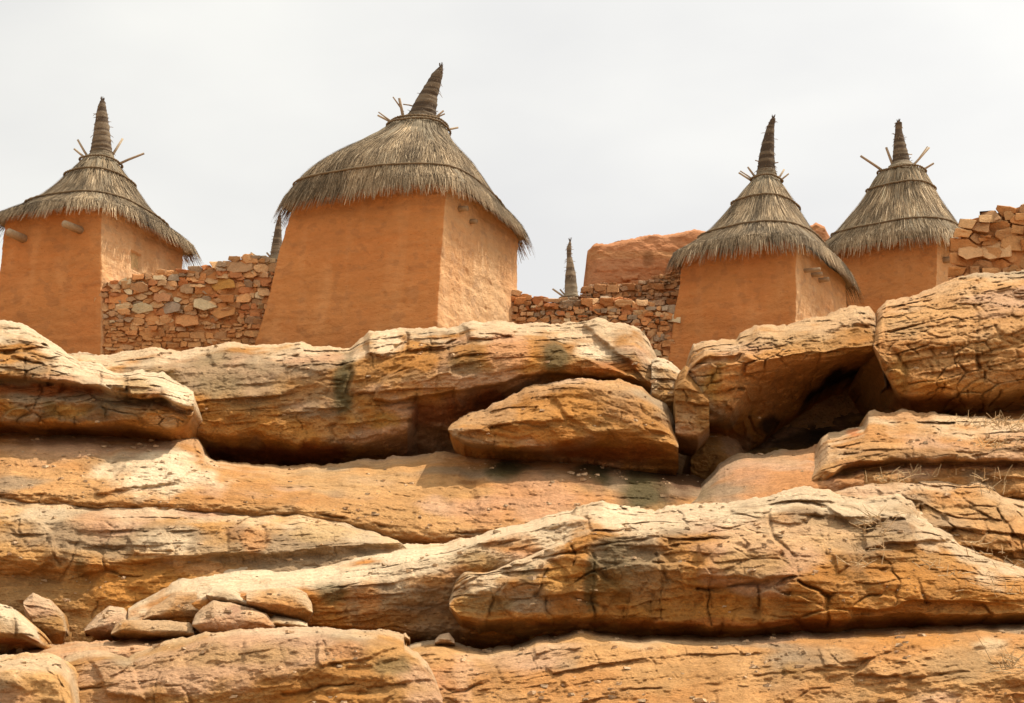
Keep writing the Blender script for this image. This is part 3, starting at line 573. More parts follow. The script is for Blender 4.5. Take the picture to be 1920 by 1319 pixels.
# bottom slabs
rock('bottom_slab', '', '', [
  (18.0, [(700,1225),(760,1212),(800,1200),(850,1206),(900,1216),(960,1212),(1000,1197),(1060,1186),(1090,1178),(1130,1184),(1200,1190),(1330,1190),(1450,1184),(1600,1177),(1920,1168),(2180,1180)]),
  (16.7, [(700,1240),(800,1225),(900,1235),(1000,1222),(1100,1208),(1330,1215),(1600,1205),(1920,1198),(2180,1210)]),
  (16.1, [(700,1290),(900,1280),(1100,1265),(1330,1265),(1550,1255),(1750,1260),(1920,1255),(2180,1255)]),
  (15.7, [(700,1340),(1000,1330),(1400,1320),(2180,1310)]),
  (15.3, [(700,1460),(2180,1460)]),
 ], thick=2.0, pal='tan', cap=.35, capw=20, blk=(.42, .24, .04, .035), blkmask=-.15, strata=(.17, .03, .025), dip=.15, rt=(8, .2), rb=None, smooth=6, streak=.35, kind='structure',
 plates=[([(1530,1215),(1600,1205),(1640,1232),(1600,1250),(1545,1248)], .05, 5), ([(1600,1262),(1660,1230),(1720,1240),(1740,1265),(1700,1272),(1640,1270)], .07, 6), ([(1090,1180),(1130,1184),(1060,1210),(1010,1228),(1000,1210)], .06, 6)],
 grooves=[([(1020,1240),(1060,1225),(1130,1210),(1200,1195)], 2.2, .07), ([(1280,1240),(1400,1215),(1420,1200)], 2, .05), ([(1300,1285),(1380,1282),(1450,1265),(1560,1255),(1620,1240),(1720,1210)], 2.6, .09), ([(1630,1265),(1660,1270),(1780,1262),(1880,1250)], 2.6, .09), ([(1315,1195),(1312,1230)], 2, .06), ([(1390,1195),(1385,1240),(1375,1280)], 1.8, .05), ([(1500,1310),(1520,1295),(1560,1290)], 2.6, .08), ([(900,1225),(930,1240),(1000,1225),(1010,1260)], 1.8, .05), ([(1080,1300),(1250,1290),(1300,1285)], 2, .05)],
 blobs=[(870,1270,26,50,(.68,.46,.32),.7),(820,1280,60,50,PK,.7),(1400,1250,40,34,(.60,.38,.2),.6),(1480,1255,30,20,(.36,.22,.08),.6),(1860,1210,34,22,(.68,.56,.42),.8),(1800,1250,70,30,GY,.5),(1700,1200,100,14,OR,.6),(1570,1230,40,18,(.55,.36,.2),.6),(1240,1270,80,30,(.45,.30,.15),.4)])
rock('left_bottom_slab', 'broad grey-brown slab filling the bottom left edge below the loose rocks', 'rock slab', [
  (16.9, [(120,1235),(138,1226),(182,1218),(205,1220),(240,1230),(256,1224),(300,1208),(350,1194),(400,1184),(470,1178),(560,1176),(690,1182),(740,1184),(758,1190),(758,1208),(785,1222),(810,1250),(830,1300)]),
  (16.0, [(120,1250),(200,1240),(250,1245),(300,1228),(400,1205),(560,1196),(690,1205),(760,1222),(800,1245),(830,1310)]),
  (15.6, [(120,1300),(300,1280),(560,1260),(760,1270),(830,1320)]),
  (15.3, [(120,1460),(830,1460)]),
 ], thick=1.2, pal='brown', cap=.5, capw=14, blk=(.5, .3, .05, .03), blkmask=-.1, strata=(.2, .02, .02), dip=.1, rt=(5, .12), rb=None, smooth=5, streak=.35,
 plates=[([(590,1215),(640,1200),(700,1195),(755,1215),(700,1230),(660,1240),(600,1250)], .06, 6), ([(160,1220),(240,1225),(252,1260),(270,1319),(200,1300)], .06, 8)],
 grooves=[([(530,1305),(600,1290),(660,1280)], 2.6, .10), ([(690,1290),(760,1282)], 2, .06), ([(330,1310),(400,1285),(450,1270)], 2.4, .07), ([(300,1262),(285,1319)], 2, .05), ([(600,1180),(606,1210)], 1.8, .05)],
 blobs=[(230,1240,30,16,DK,.4),(650,1220,40,20,PK,.6),(600,1310,120,26,OR,.7),(740,1250,40,20,(.24,.18,.09),.8),(420,1230,120,30,(.42,.29,.14),.5)])
rock('thin_ledge', '', '', [
  (18.0, [(-280,1215),(0,1222),(60,1210),(120,1206),(200,1200),(300,1198),(400,1186),(500,1176)]),
  (17.0, [(-280,1235),(0,1238),(60,1228),(200,1220),(300,1216),(400,1206),(500,1196)]),
  (16.8, [(-280,1300),(500,1300)])], thick=1.2, pal='pink', cap=.3, blk=(.6, .2, .02, .02), smooth=4, kind='structure', rb=None)
rock('corner_boulder', 'pale rounded boulder in the bottom left corner of the cliff', 'boulder', [
  (15.4, [(-280,1228),(-40,1228),(0,1230),(40,1223),(90,1226),(115,1234),(132,1254),(140,1285),(146,1330)]),
  (14.6, [(-280,1245),(0,1248),(60,1244),(110,1256),(130,1280),(146,1345)]),
  (14.3, [(-280,1262),(0,1262),(60,1262),(110,1280),(146,1360)]),
  (14.2, [(-280,1460),(146,1460)]),
 ], thick=1.3, pal='pale', cap=.7, capw=40, blk=(.6, .4, .05, .03), strata=(.3, .02, .02), rt=(8, .12), rb=None, smooth=6, step=2.2,
 grooves=[([(0,1252),(50,1246),(90,1250)], 3, .10), ([(105,1270),(118,1319)], 3, .12), ([(90,1255),(130,1320)], 2, .05)], blobs=[(30,1310,40,20,PK,.5)])
rock('split_rock', 'pale split rock at the left edge above the corner boulder', 'rock', [
  (17.6, [(-120,1128),(0,1134),(14,1136),(28,1143),(45,1160),(62,1172),(71,1186),(73,1196)]),
  (16.9, [(-120,1150),(0,1155),(30,1162),(60,1184),(73,1200)]),
  (16.7, [(-120,1185),(0,1188),(40,1190),(60,1200),(73,1204)]),
  (17.4, [(-120,1220),(0,1218),(50,1208),(73,1208)]),
 ], thick=.8, pal='pale', cap=1, capw=40, blk=(.5, .3, .02, .02), rt=(8, .12), rb=None, smooth=4, step=1.6, grooves=[([(12,1138),(30,1165),(28,1190)], 3, .14)], blobs=[(20,1205,60,10,(.4,.16,.06),.9)])
# loose rocks on the terrace
def small(label, top, bot, D, pal='pink', dz=.35, cap=.45, name='loose_rock', blobs=(), grooves=()):
    T = np.array(top, float); B = np.array(bot, float); x0, x1 = T[0, 0], T[-1, 0]
    xs = np.linspace(x0, x1, 9); ty = np.interp(xs, T[:, 0], T[:, 1]); by = np.interp(xs, B[:, 0], B[:, 1])
    f = lambda k: [(a, t*(1-k)+b*k) for a, t, b in zip(xs, ty, by)]
    rock(name, label, 'rock', [(D+dz, top), (D+.12, f(.25)), (D, f(.6)), (D+.08, f(.85)), (D+.3, bot)], thick=.5, pal=pal, cap=cap, capw=22, step=1.4, smooth=3, jag=.9,
         fct=.55, blk=(.22, .14, .03, .02), strata=(.09, .012, .008), rt=(6, .08), rb=(4, .05), amp=.8, blobs=blobs, grooves=grooves, group='loose rocks on the left terrace')
small('slanting grey-brown rock leaning against the orange face, leftmost of the loose rocks', [(44,1128),(62,1112),(95,1125),(118,1150),(124,1175)], [(44,1140),(62,1200),(90,1212),(118,1208),(124,1190)], 18.45, 'brown')
small('low pale triangular rock behind the flat loose rock', [(158,1180),(180,1155),(205,1137),(232,1140),(252,1168)], [(158,1186),(200,1195),(252,1190)], 18.2, 'ochre')
small('brown rock at the back left of the loose rock pile', [(268,1158),(275,1144),(300,1130),(330,1112),(368,1111),(386,1130),(390,1150)], [(268,1164),(300,1166),(350,1168),(390,1164)], 18.0, 'ochre')
small('small pale flake lying on top of the pile', [(386,1112),(398,1101),(420,1100),(448,1112),(470,1128),(478,1136)], [(386,1118),(400,1134),(450,1138),(478,1140)], 17.75, 'pale', cap=.9)
small('rock with the pale rounded right end, rightmost of the pile', [(462,1112),(480,1106),(520,1102),(555,1103),(575,1113),(585,1130),(586,1142)], [(462,1136),(500,1150),(550,1162),(578,1166),(586,1152)], 17.6, 'tan', cap=.6)
small('thin pale stone slab showing beneath the rightmost rock of the pile', [(500,1162),(515,1152),(560,1160),(576,1168)], [(500,1178),(576,1180)], 17.5, 'pale', cap=.9)
small('largest pinkish angular rock in the middle of the pile', [(360,1168),(366,1152),(378,1140),(400,1125),(425,1129),(470,1139),(500,1150),(514,1168)], [(360,1174),(380,1190),(430,1192),(514,1182)], 17.3, 'pink', blobs=[(440,1145,26,12,(.38,.22,.17),.7)])
small('flat elongated brown rock lying left of the largest pinkish rock', [(208,1186),(216,1172),(232,1162),(300,1164),(355,1167),(364,1180)], [(208,1192),(260,1196),(330,1197),(364,1194)], 17.5, 'brown')
small('tiny loose stone below the orange flank, left one of two', [(752,1192),(760,1186),(768,1196)], [(752,1200),(768,1202)], 17.0, 'tan', dz=.1)
small('small loose stone in the dark slot beside the cracked slab', [(815,1200),(824,1190),(842,1188),(852,1200)], [(815,1210),(852,1210)], 17.3, 'ochre', dz=.15)

# ------------------------------------------------------------------ granaries
MUD = np.array((.485, .200, .062)); rng = np.random.default_rng(5)
def bil(q, u, v):   # q = centre, half-vector a, half-vector b
    return q[0]+u[..., None]*q[1]+v[..., None]*q[2]
def quad(Nc, Lc, Rc):
    Bc = Lc+Rc-Nc; c = (Lc+Rc)/2
    return c, (Rc-Nc)/2, (Lc-Nc)/2       # u: along right face (near->far right), v: along left face
def superell(th, n):
    c, s = np.cos(th), np.sin(th); r = (np.abs(c)**n+np.abs(s)**n)**(-1/n)
    return c*r, s*r
def granary(label, group, NT, LT, RT, D, NB, LB, RB, DB, over, ap, apx_r, Rf, spire, sticks, ropes, logs=(), window=None, bulge=0., dens=1., seed=1, tone=1., nround=4.5, top_dark=.6):
    nround = 7.
    r = np.random.default_rng(seed)
    n = at(*NT, D); l = onz(*LT, n[2]); rr = onz(*RT, n[2]); TQ = quad(n, l, rr)
    nb = at(*NB, DB); lb = onz(*LB, nb[2]); rb = onz(*RB, nb[2]); BQ = quad(nb, lb, rb)
    root = bpy.data.objects.new('granary', None); C.objects.link(root)
    base = BQ[0]; root.location = base
    root['label'] = label; root['category'] = 'granary'; root['group'] = group
    def child(nm, me, par=None):
        o = link(nm, me, par or root)
        if par is None: o.location = -Vector(base)
        return o
    # ---- mud walls
    nth, nz_ = 520, 150
    th = np.arange(nth)/nth*2*math.pi; n_ = 60
    # even spacing along the square
    tt = np.linspace(0, 2*math.pi, 4001)
    u, v = superell(tt, n_); P = bil(TQ, u, v); L = np.concatenate([[0], np.cumsum(np.linalg.norm(np.diff(P, axis=0), axis=1))])
    th = np.interp(np.arange(nth)/nth*L[-1], L, tt); u, v = superell(th, n_)
    PT = bil(TQ, u, v); PB = bil(BQ, u, v); c2 = (TQ[0]+BQ[0])/2
    k = np.linspace(1.09, -.06, nz_)[:, None, None]
    G = PB[None]+(PT-PB)[None]*k
    nrm = np.stack([PT[:, 1]*0, PT[:, 1]*0, PT[:, 1]*0], -1)
    tg = np.roll(PT, -1, 0)-np.roll(PT, 1, 0); nrm = np.stack([-tg[:, 1], tg[:, 0], 0*tg[:, 0]], -1); nrm /= np.linalg.norm(nrm, axis=1)[:, None]
    sgn = np.sign(((PT-TQ[0])*nrm).sum(1).mean()); nrm *= sgn
    X, Y, Z = G[..., 0], G[..., 1], G[..., 2]
    H = .035*fbm(X*1.1, Y*1.1, Z*1.1, seed, 3)+.006*fbm(X*5, Y*5, Z*9, seed+3, 4)+.005*perlin(X*22, Y*22, Z*30, seed+5)+.010*perlin(X*.8, Y*.8, Z*8, seed+6)-.010*sstep(.45, .6, perlin(X*7, Y*7, Z*9, seed+7))
    V = G+nrm[None]*H[..., None]
    col = np.broadcast_to(MUD, V.shape)*1.
    a = sstep(-.3, .4, fbm(X*.9, Y*.9, Z*1.5, seed+8, 4))[..., None]; col = col*(1-.30*a)+np.array((.50, .175, .05))*.30*a
    b = sstep(.15, .5, fbm(X*1.5, Y*1.5, Z*.6, seed+9, 4))[..., None]; col = col*(1-.25*b)+np.array((.62, .31, .12))*.25*b
    c3 = sstep(.05, .5, fbm(X*5, Y*5, Z*.5, seed+11, 3))[..., None]; col = col*(1-.17*c3)+np.array((.56, .28, .11))*.17*c3
    c4 = sstep(.1, .45, perlin(X*.7, Y*.7, Z*9, seed+12)+.4*perlin(X*4, Y*4, Z*14, seed+13))[..., None]; col = col*(1-.08*c4)
    c5 = sstep(.32, .42, fbm(X*6, Y*6, Z*7, seed+14, 3))[..., None]; col = col*(1-.35*c5)+np.array((.30, .13, .05))*.35*c5
    sun_face = sstep(.55, .8, (nrm*np.array([1, 0, 0])).sum(-1))[None, :, None]; col = col*(1-sun_face)+col*np.array((1.26, 1.76, 2.6))*sun_face  # sunlight painted into the right-hand faces: paler, yellower plaster colour
    if window is not None:
        fr, to, wp, wh, wz = window   # along right face: centre fraction, outward unused, width, height, z below top
        cen = n+(rr-n)*fr; dirv = (rr-n)/np.linalg.norm(rr-n)
        du = ((V-cen)*dirv).sum(-1); dz = V[..., 2]-(n[2]-wz); df = ((V-cen)*nrm[np.argmin(np.linalg.norm(PT-cen, axis=1))]).sum(-1)
        m = (np.abs(du) < wp/2) & (np.abs(dz) < wh/2) & (np.abs(df) < .4)
        V = V-m[..., None]*.07*nrm[None]
    nv = nz_*nth; i = np.arange(nz_-1)[:, None]*nth; j = np.arange(nth)[None]; jn = (j+1) % nth
    F = np.stack([i+j, i+jn, i+nth+jn, i+nth+j], -1).reshape(-1, 4)
    if sgn > 0: F = F[:, ::-1]
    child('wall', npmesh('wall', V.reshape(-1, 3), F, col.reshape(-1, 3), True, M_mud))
    if window is not None:
        nn = nrm[np.argmin(np.linalg.norm(PT-cen, axis=1))]; c0 = cen.copy(); c0[2] = n[2]-wz
        # shutter: planks with a ledge, set in the recess
        mb = MB(); up = np.array([0, 0, 1.])
        for q, wq in ((-.33, .31), (0, .31), (.33, .31)):
            cc = c0+dirv*q*wp-nn*.045; h = (dirv*wp*wq/2, nn*.012, up*wh*.49)
            vs = [cc+sx*h[0]+sy*h[1]+sz*h[2] for sx in (-1, 1) for sy in (-1, 1) for sz in (-1, 1)]
            mb.add(vs, np.array([(0,1,3,2),(4,6,7,5),(0,4,5,1),(2,3,7,6),(0,2,6,4),(1,5,7,3)]), (.55, .38, .18))
        child('shutter', mb.mesh('shutter', M_wood, False))
    # ---- thatch
    C0 = TQ[0]; apex = at(ap[0], ap[1], C0[1]+.05)
    ha, hb = np.linalg.norm(TQ[1]), np.linalg.norm(TQ[2]); sa, sb = 1+over/ha, 1+over/hb
    ze = n[2]+.19; dz_ = apex[2]-ze
    Rt = np.array([p[0] for p in Rf]); Rv = np.array([p[1] for p in Rf]); sl0 = (Rv[0]-Rv[1])/(Rt[1]-Rt[0])
    rtop = apx_r/FPX*C0[1]/cp; rm = (ha*sa+hb*sb)/2
    Rv = Rv.copy(); Rv = Rv/1.0; Rv[-1] = rtop/rm/1.24
    def S(t_, th_, lift=0.):
        t_ = np.asarray(t_, float); th_ = np.asarray(th_, float)
        Rr = np.interp(t_, Rt, Rv)+np.where(t_ < 0, -t_*sl0*.35, 0)
        tq_ = np.clip(t_, 0, 1); Rr = Rr*(1+bulge*4*tq_*(1-tq_)*np.clip(.5+.5*np.cos(th_-2.5), 0, 1)**1.3)*(1+.035*perlin(th_*1.6, tq_*2, .3, seed+50)*(tq_ < .97))
        w_ = np.clip(t_, 0, 1)**.8
        u1, v1 = superell(th_, nround); u2, v2 = np.cos(th_), np.sin(th_)
        k2 = 1.0+.24*w_
        uu = (u1*(1-w_)+u2*w_*k2)*Rr; vv = (v1*(1-w_)+v2*w_*k2)*Rr
        p = C0+uu[..., None]*TQ[1]*sa+vv[..., None]*TQ[2]*sb
        tc_ = np.clip(t_, 0, 1)
        sh = (apex-C0)*1.; sh[2] = 0
        p = p+sh*(tc_**1.2)[..., None]
        cr = np.abs(np.sin(2*th_))**6      # corners droop a little
        p[..., 2] = ze+dz_*t_-.05*cr*(1-tc_)**2
        return p
    nt_, nh = 70, 360
    t = np.linspace(1, 0, nt_); th = np.arange(nh)/nh*2*math.pi
    TT, HH = np.meshgrid(t, th, indexing='ij'); G = S(TT, HH)
    def normal(t_, th_):
        e = .01; a = S(t_+e, th_)-S(t_-e, th_); b = S(t_, th_+e)-S(t_, th_-e); q = np.cross(b, a); q /= np.linalg.norm(q, axis=-1)[..., None]+1e-9
        o_ = S(t_, th_)-C0; o_[..., 2] = .3; s_ = np.sign((q*o_).sum(-1)); return q*s_[..., None]
    NN = normal(TT, HH)
    rip = .022*perlin(HH*26, TT*2.0, 0, seed+30)+.012*perlin(HH*70, TT*3, 0, seed+31)+.03*perlin(HH*4, TT*3, 0, seed+32)
    G = G+NN*rip[..., None]
    gl = G[-1]
    rows = [G]
    cxy = gl.mean(0)
    for fr, dz1 in ((1.0, -.035), (.985, -.065), (.955, -.075), (.9, -.04), (.78, .06), (.5, .12)):
        q = cxy+(gl-cxy)*fr; q[:, 2] = gl[:, 2]+dz1+.012*perlin(th*40, fr*9, 0, seed+33); rows.append(q[None])
    G = np.concatenate(rows); nr = len(G)
    i = np.arange(nr-1)[:, None]*nh; j = np.arange(nh)[None]; jn = (j+1) % nh
    F = np.stack([i+j, i+jn, i+nh+jn, i+nh+j], -1).reshape(-1, 4)
    tcn = np.array((.21, .165, .105))*tone
    gcol = np.broadcast_to(tcn, G.shape)*(1+.25*perlin(np.broadcast_to(th*30, (nr, nh)), np.arange(nr)[:, None]*.06, 0, seed+34))[..., None]
    mbs = MB(); mbs.add(G.reshape(-1, 3), F, gcol.reshape(-1, 3))
    # straws
    def straws(n_s, t0, ln, wd, lift, colr):
        th_ = r.random(n_s)*2*math.pi
        if np.max(t0) < .2:
            kp = (np.abs(np.sin(2*th_))**8 < .35) | (r.random(n_s) < .3); th_ = np.where(kp, th_, np.round(th_/(math.pi/2))*math.pi/2+r.uniform(-.55, .55, n_s))
        slant = np.linalg.norm(S(np.array(.5), th_[:1])-S(np.array(0.), th_[:1]))*2
        dt = ln/slant; dth = r.normal(0, .022, n_s)+.012*np.sin(th_*9+t0*5)
        colr = colr*(1+.75*perlin(np.cos(th_)*2.2, np.sin(th_)*2.2, t0*3, seed+51)+.5*perlin(np.cos(th_)*7, np.sin(th_)*7, t0*5, seed+52))[:, None]*np.array((1.07, 1., .90)); colr = np.clip(colr, .02, .8)
        seg = []
        for q, lf in ((0, .2), (.5, .8), (1, 1.)):
            tq = t0-dt*q; hq = th_+dth*q; p = S(tq, hq)
            p = p+normal(np.clip(tq, 0, 1), hq)*(lift*lf)[:, None]
            if q > 0: p[:, 2] -= np.where(tq < 0, .03*q, 0)
            seg.append(p)
        tg = S(t0, th_+.02)-S(t0, th_-.02); tg /= np.linalg.norm(tg, axis=1)[:, None]
        V = []
        for p, wq in zip(seg, (.8, 1., .45)):
            V += [p-tg*(wd*wq/2)[:, None], p+tg*(wd*wq/2)[:, None]]
        V = np.stack(V, 1).reshape(-1, 3); b = np.arange(n_s)[:, None]*6
        F = np.concatenate([b+np.array([0, 1, 3, 2]), b+np.array([2, 3, 5, 4])])
        mbs.add(V, F, np.repeat(colr, 6, 0))
    area = 4*(ha+hb)*1.8
    ns = int(8000*area/8*dens)
    t0 = 1-np.sqrt(r.random(ns))*.98; t0 = np.clip(t0, .0, 1)
    cm = r.random(ns)[:, None]; light = np.array((.42, .34, .235)); mid = np.array((.25, .19, .12)); drk = np.array((.12, .088, .055))
    cs = np.where(cm < .28, drk, np.where(cm < .86, mid, light))*(.8+.4*r.random((ns, 1)))*tone
    straws(ns, t0, .18+.38*r.random(ns), .004+.008*r.random(ns)**2, .010+.025*r.random(ns)**2, cs)
    # eave fringe
    ns = int(8000*dens*(ha+hb)/2); cm = r.random(ns)[:, None]
    cs = np.where(cm < .35, drk, np.where(cm < .8, mid, light))*(.75+.4*r.random((ns, 1)))*tone
    straws(ns, .04+.07*r.random(ns), .10+.03*r.random(ns), .005+.007*r.random(ns), .0+.025*r.random(ns), cs)
    ns = ns//2
    straws(ns, .01+.03*r.random(ns), .04+.035*r.random(ns), .006+.008*r.random(ns), -.06+.06*r.random(ns), np.broadcast_to(drk*tone, (ns, 3)))
    child('thatch_roof', mbs.mesh('thatch_roof', M_thatch))
    # ---- ropes
    for rt_ in ropes:
        hh = np.linspace(0, 2*math.pi, 240); tv = rt_+.012*np.sin(hh*3+seed)+.008*perlin(hh*4, rt_, 0, seed); P = S(tv, hh)+normal(tv, hh)*.035; P[-1] = P[0]
        mb = MB(); mb.tube(P, .016*(1+.25*np.sin(np.arange(240)*1.3)), 6, (.16, .11, .06), False)
        child('rope', mb.mesh('rope', M_thatch))
    # ---- spire of bound straw
    sy_ = C0[1]+.05
    cpx = np.array(spire, float); q = np.linspace(0, 1, len(cpx)); qq = np.linspace(0, 1, 90)
    px_ = np.interp(qq, q, cpx[:, 0]); py_ = np.interp(qq, q, cpx[:, 1]); pr = np.interp(qq, q, cpx[:, 2])
    P = at(px_, py_, np.full(90, sy_)); rad = pr/FPX*sy_/cp
    k = 22; a = np.arange(k)/k*2*math.pi
    ringm = np.clip(.5+.9*perlin(qq*26, seed*1.7, .5, seed+41)+.25*np.sin(qq*60+4*np.sin(qq*9+seed)), 0, 1); rad2 = rad*.93*(1+.05*ringm*(qq > .12))
    V = np.zeros((90, k, 3))
    jit = 1+.10*perlin(a[None]*3, qq[:, None]*30, 0, seed+40)
    V[..., 0] = P[:, 0, None]+rad2[:, None]*np.cos(a)*jit; V[..., 1] = P[:, 1, None]+rad2[:, None]*np.sin(a)*jit; V[..., 2] = P[:, 2, None]+.25*rad2[:, None]*np.cos(a)*((cpx[-1, 0]-cpx[0, 0])/max(1, cpx[0, 1]-cpx[-1, 1]))*-1
    i = np.arange(89)[:, None]*k; j = np.arange(k)[None]; jn = (j+1) % k
    F = np.stack([i+j, i+jn, i+k+jn, i+k+j], -1).reshape(-1, 4)
    bandc = (1.05-.55*top_dark)*np.where(ringm[:, None, None] > .55, np.array((.20, .145, .09)), np.array((.10, .068, .042)))
    lo = sstep(.10, .35, qq)[:, None, None]; hi = sstep(.70, .95, qq)[:, None, None]*top_dark
    cs = (tcn*1.1)*(1-lo)+bandc*lo; cs = cs*(1-hi)+np.array((.07, .045, .025))*hi; cs = np.broadcast_to(cs, V.shape)
    mb = MB(); mb.add(V.reshape(-1, 3), [F, np.array([list(range(89*k, 90*k))])], cs.reshape(-1, 3))
    for _ in range(70):   # frayed straw ends
        ii = int(r.integers(8, 89)); aa = r.random()*6.28; p0 = P[ii]+rad2[ii]*np.array([math.cos(aa), math.sin(aa), 0]); d = np.array([math.cos(aa)*.7, math.sin(aa)*.7, r.uniform(-.9, .5)])*(.02+.07*r.random()**2)
        mb.tube([p0, p0+d*.6, p0+d+np.array([0, 0, -.01])], [.005, .004, .002], 4, (.22, .15, .09), False)
    for _ in range(14):
        aa = r.random()*6.28; p0 = P[-1]; d = np.array([math.cos(aa)*.03, math.sin(aa)*.03, r.uniform(.02, .07)])
        mb.tube([p0-np.array([0, 0, .03]), p0+d], [.008, .004], 4, (.09, .06, .035), False)
    child('spire', mb.mesh('spire', M_thatch))
    for s_ in sticks:
        (x0, y0), (x1, y1) = s_[:2]; rd = s_[2]*1.25; dd = s_[3] if len(s_) > 3 else r.uniform(-.15, .1)
        vx, vy = x1-x0, y1-y0
        p0 = at(x0-vx*.35, y0-vy*.35, sy_); p1 = at(x1, y1, sy_+dd); m_ = (p0+p1)/2+np.array([0, 0, r.uniform(-.01, .01)])
        mb = MB(); mb.tube([p0, m_, p1], [rd*1.1, rd, rd*.85], 7, (.30, .21, .13) if r.random() < .6 else (.38, .29, .19))
        child('stick', mb.mesh('stick', M_wood))
    # ---- logs poking out of the walls
    for face, bx_, by_, ln, rd, tw in logs:
        a_, b_, c_ = (n, l, nb) if face == 'L' else (n, rr, nb)
        nn = np.cross(b_-a_, c_-a_); nn /= np.linalg.norm(nn)
        if nn@(a_-TQ[0]) < 0: nn = -nn
        rv = ray(bx_, by_); o_ = np.array([0, 0, CAMZ]); tq = ((a_-o_)@nn)/(rv@nn); p0 = o_+rv*tq
        d = nn*ln+np.array([tw[0], 0, tw[1]])*ln
        mb = MB(); mb.tube([p0-d*.5, p0+d*.5, p0+d], [rd*1.1, rd, rd*.93], 12, (.34, .24, .14)); child('log', mb.mesh('log', M_wood))
    return root, S
GG = 'granaries with pointed straw roofs on the cliff'
granary('leftmost granary with concave straw roof and tall straight spire, cut by the left frame edge', GG, (190,400), (8,424), (345,482), 27, (188,668), (-24,690), (347,735), 26.97, .20, (190,300), 30,
  [(0,1),(.14,.81),(.3,.64),(.45,.52),(.65,.39),(.81,.28),(1,.17)],
  [(190,306,32),(190,294,25),(190,284,22),(191,255,17),(191,225,13),(191,205,9.5),(192,190,5)],
  [((163,291),(145.5,262),.014),((159,296),(139,279.5),.014),((211,291),(230,260.5),.016),((226,307),(270.5,288),.015)], (.20, .68, .93),
  logs=[('L',150,432,.30,.055,(-.2,.0)),('L',46,449,.34,.06,(-.1,.0))], window=(.41, 0, .27, .30, .47), seed=21, top_dark=.3, dens=1.1)
granary('largest granary with big domed straw roof and spire leaning right, centre left', GG, (836,356), (542,394), (973,458), 26, (817,625), (474,658), (975,707), 25.93, .20, (785,238), 52,
  [(0,1),(.17,.83),(.385,.67),(.58,.52),(.69,.415),(.82,.305),(1,.2)],
  [(786,241,54),(788,232,46),(790,224,31),(795,205,25),(803,180,19),(812,160,15),(820,140,11),(827,126,4)],
  [((756,220),(748.5,184.6),.018),((751.5,203),(736.8,182),.009),((735.8,230),(708.5,216.7),.014),((733,227.6),(709.7,210.7),.009),((773,199.5),(756,196),.008),((808.6,227.6),(831.6,208),.013),((817,220),(834,213.7),.010),((826,244.6),(859,239.5),.014)], (.17, .95, 1.0),
  logs=[('R',862,392,.12,.04,(0,-.05)),('R',882,416,.10,.035,(0,-.05))], seed=33, dens=1.25, bulge=.25)
granary('granary with dark twisted spire and steep straw roof, third from the left', GG, (1493,465), (1277,494), (1588,545), 27, (1492,680), (1246,706), (1592,746), 26.95, .19, (1437,337), 25,
  [(0,1),(.15,.82),(.33,.62),(.58,.42),(.83,.25),(1,.14)],
  [(1437,341,27),(1437,332,22),(1437,318,18),(1438,290,15),(1441,262,11.5),(1445,238,7.5),(1450,223,4.5)],
  [((1408,338.7),(1385,324),.013),((1410,336),(1388,321),.009),((1415,332),(1402,313.5),.013),((1458.5,336),(1470.3,318.3),.013),((1462.4,340),(1479,326),.011),((1426,303),(1416,301),.007),((1450,306),(1459,305),.007)], (.22, .66, .97),
  logs=[('R',1508,508,.18,.03,(.3,0)),('R',1522,516,.14,.035,(.1,0)),('R',1535,526,.14,.035,(.1,0))], seed=47, top_dark=.75, dens=1.1)
granary('paler straw roofed granary half hidden behind its neighbour, rightmost on the cliff', GG, (1757,455), (1560,485), (1815,492), 30, (1756,640), (1545,666), (1818,672), 29.95, .24, (1690,322), 36,
  [(0,1),(.15,.86),(.35,.70),(.6,.50),(.8,.37),(1,.25)],
  [(1690,326,38),(1690,317,29),(1690,305,18),(1688,285,14.5),(1686,262,10.5),(1685,245,7),(1685,231,7)],
  [((1657.5,323),(1613.4,292.6),.018),((1677,320),(1661.5,276.9),.019),((1705.6,317.5),(1742.3,276.9),.016),((1708,318),(1739,275),.009),((1718.6,325.3),(1751,306.4),.015),((1698,290),(1710,290),.007),((1698,298),(1708,296),.007)], (.17, .74, .98),
  logs=[('R',1772,488,.18,.05,(.3,0))], seed=59, tone=1.22, top_dark=.5, dens=1.2)
granary('distant granary showing only its thin pale spire above the middle stone wall', GG, (1090,600), (1030,606), (1110,612), 36, (1090,680), (1020,690), (1112,680), 35.97, .2, (1071,560), 14,
  [(0,1),(.5,.6),(1,.2)],
  [(1071,562,15),(1071,548,13),(1070,520,11),(1069,495,7),(1067,480,4.5),(1067,466,5),(1069,452,1.5)],
  [((1056,556),(1036,542),.016),((1059,553),(1050,543),.014)], (.9,), seed=61, top_dark=.0, dens=.5, tone=1.1)
granary('distant granary showing only a sliver of grey spire at the largest granary left edge', GG, (540,560), (470,566), (560,575), 34, (540,680), (460,690), (562,680), 33.97, .2, (520,490), 15,
  [(0,1),(.5,.6),(1,.2)],
  [(519,494,16),(519,480,13),(520,450,9),(522,425,6),(524,408,3)],
  [((484,483),(470,474),.014),((507,483),(500,474),.014)], (.9,), seed=67, top_dark=.2, dens=.5, tone=1.0)

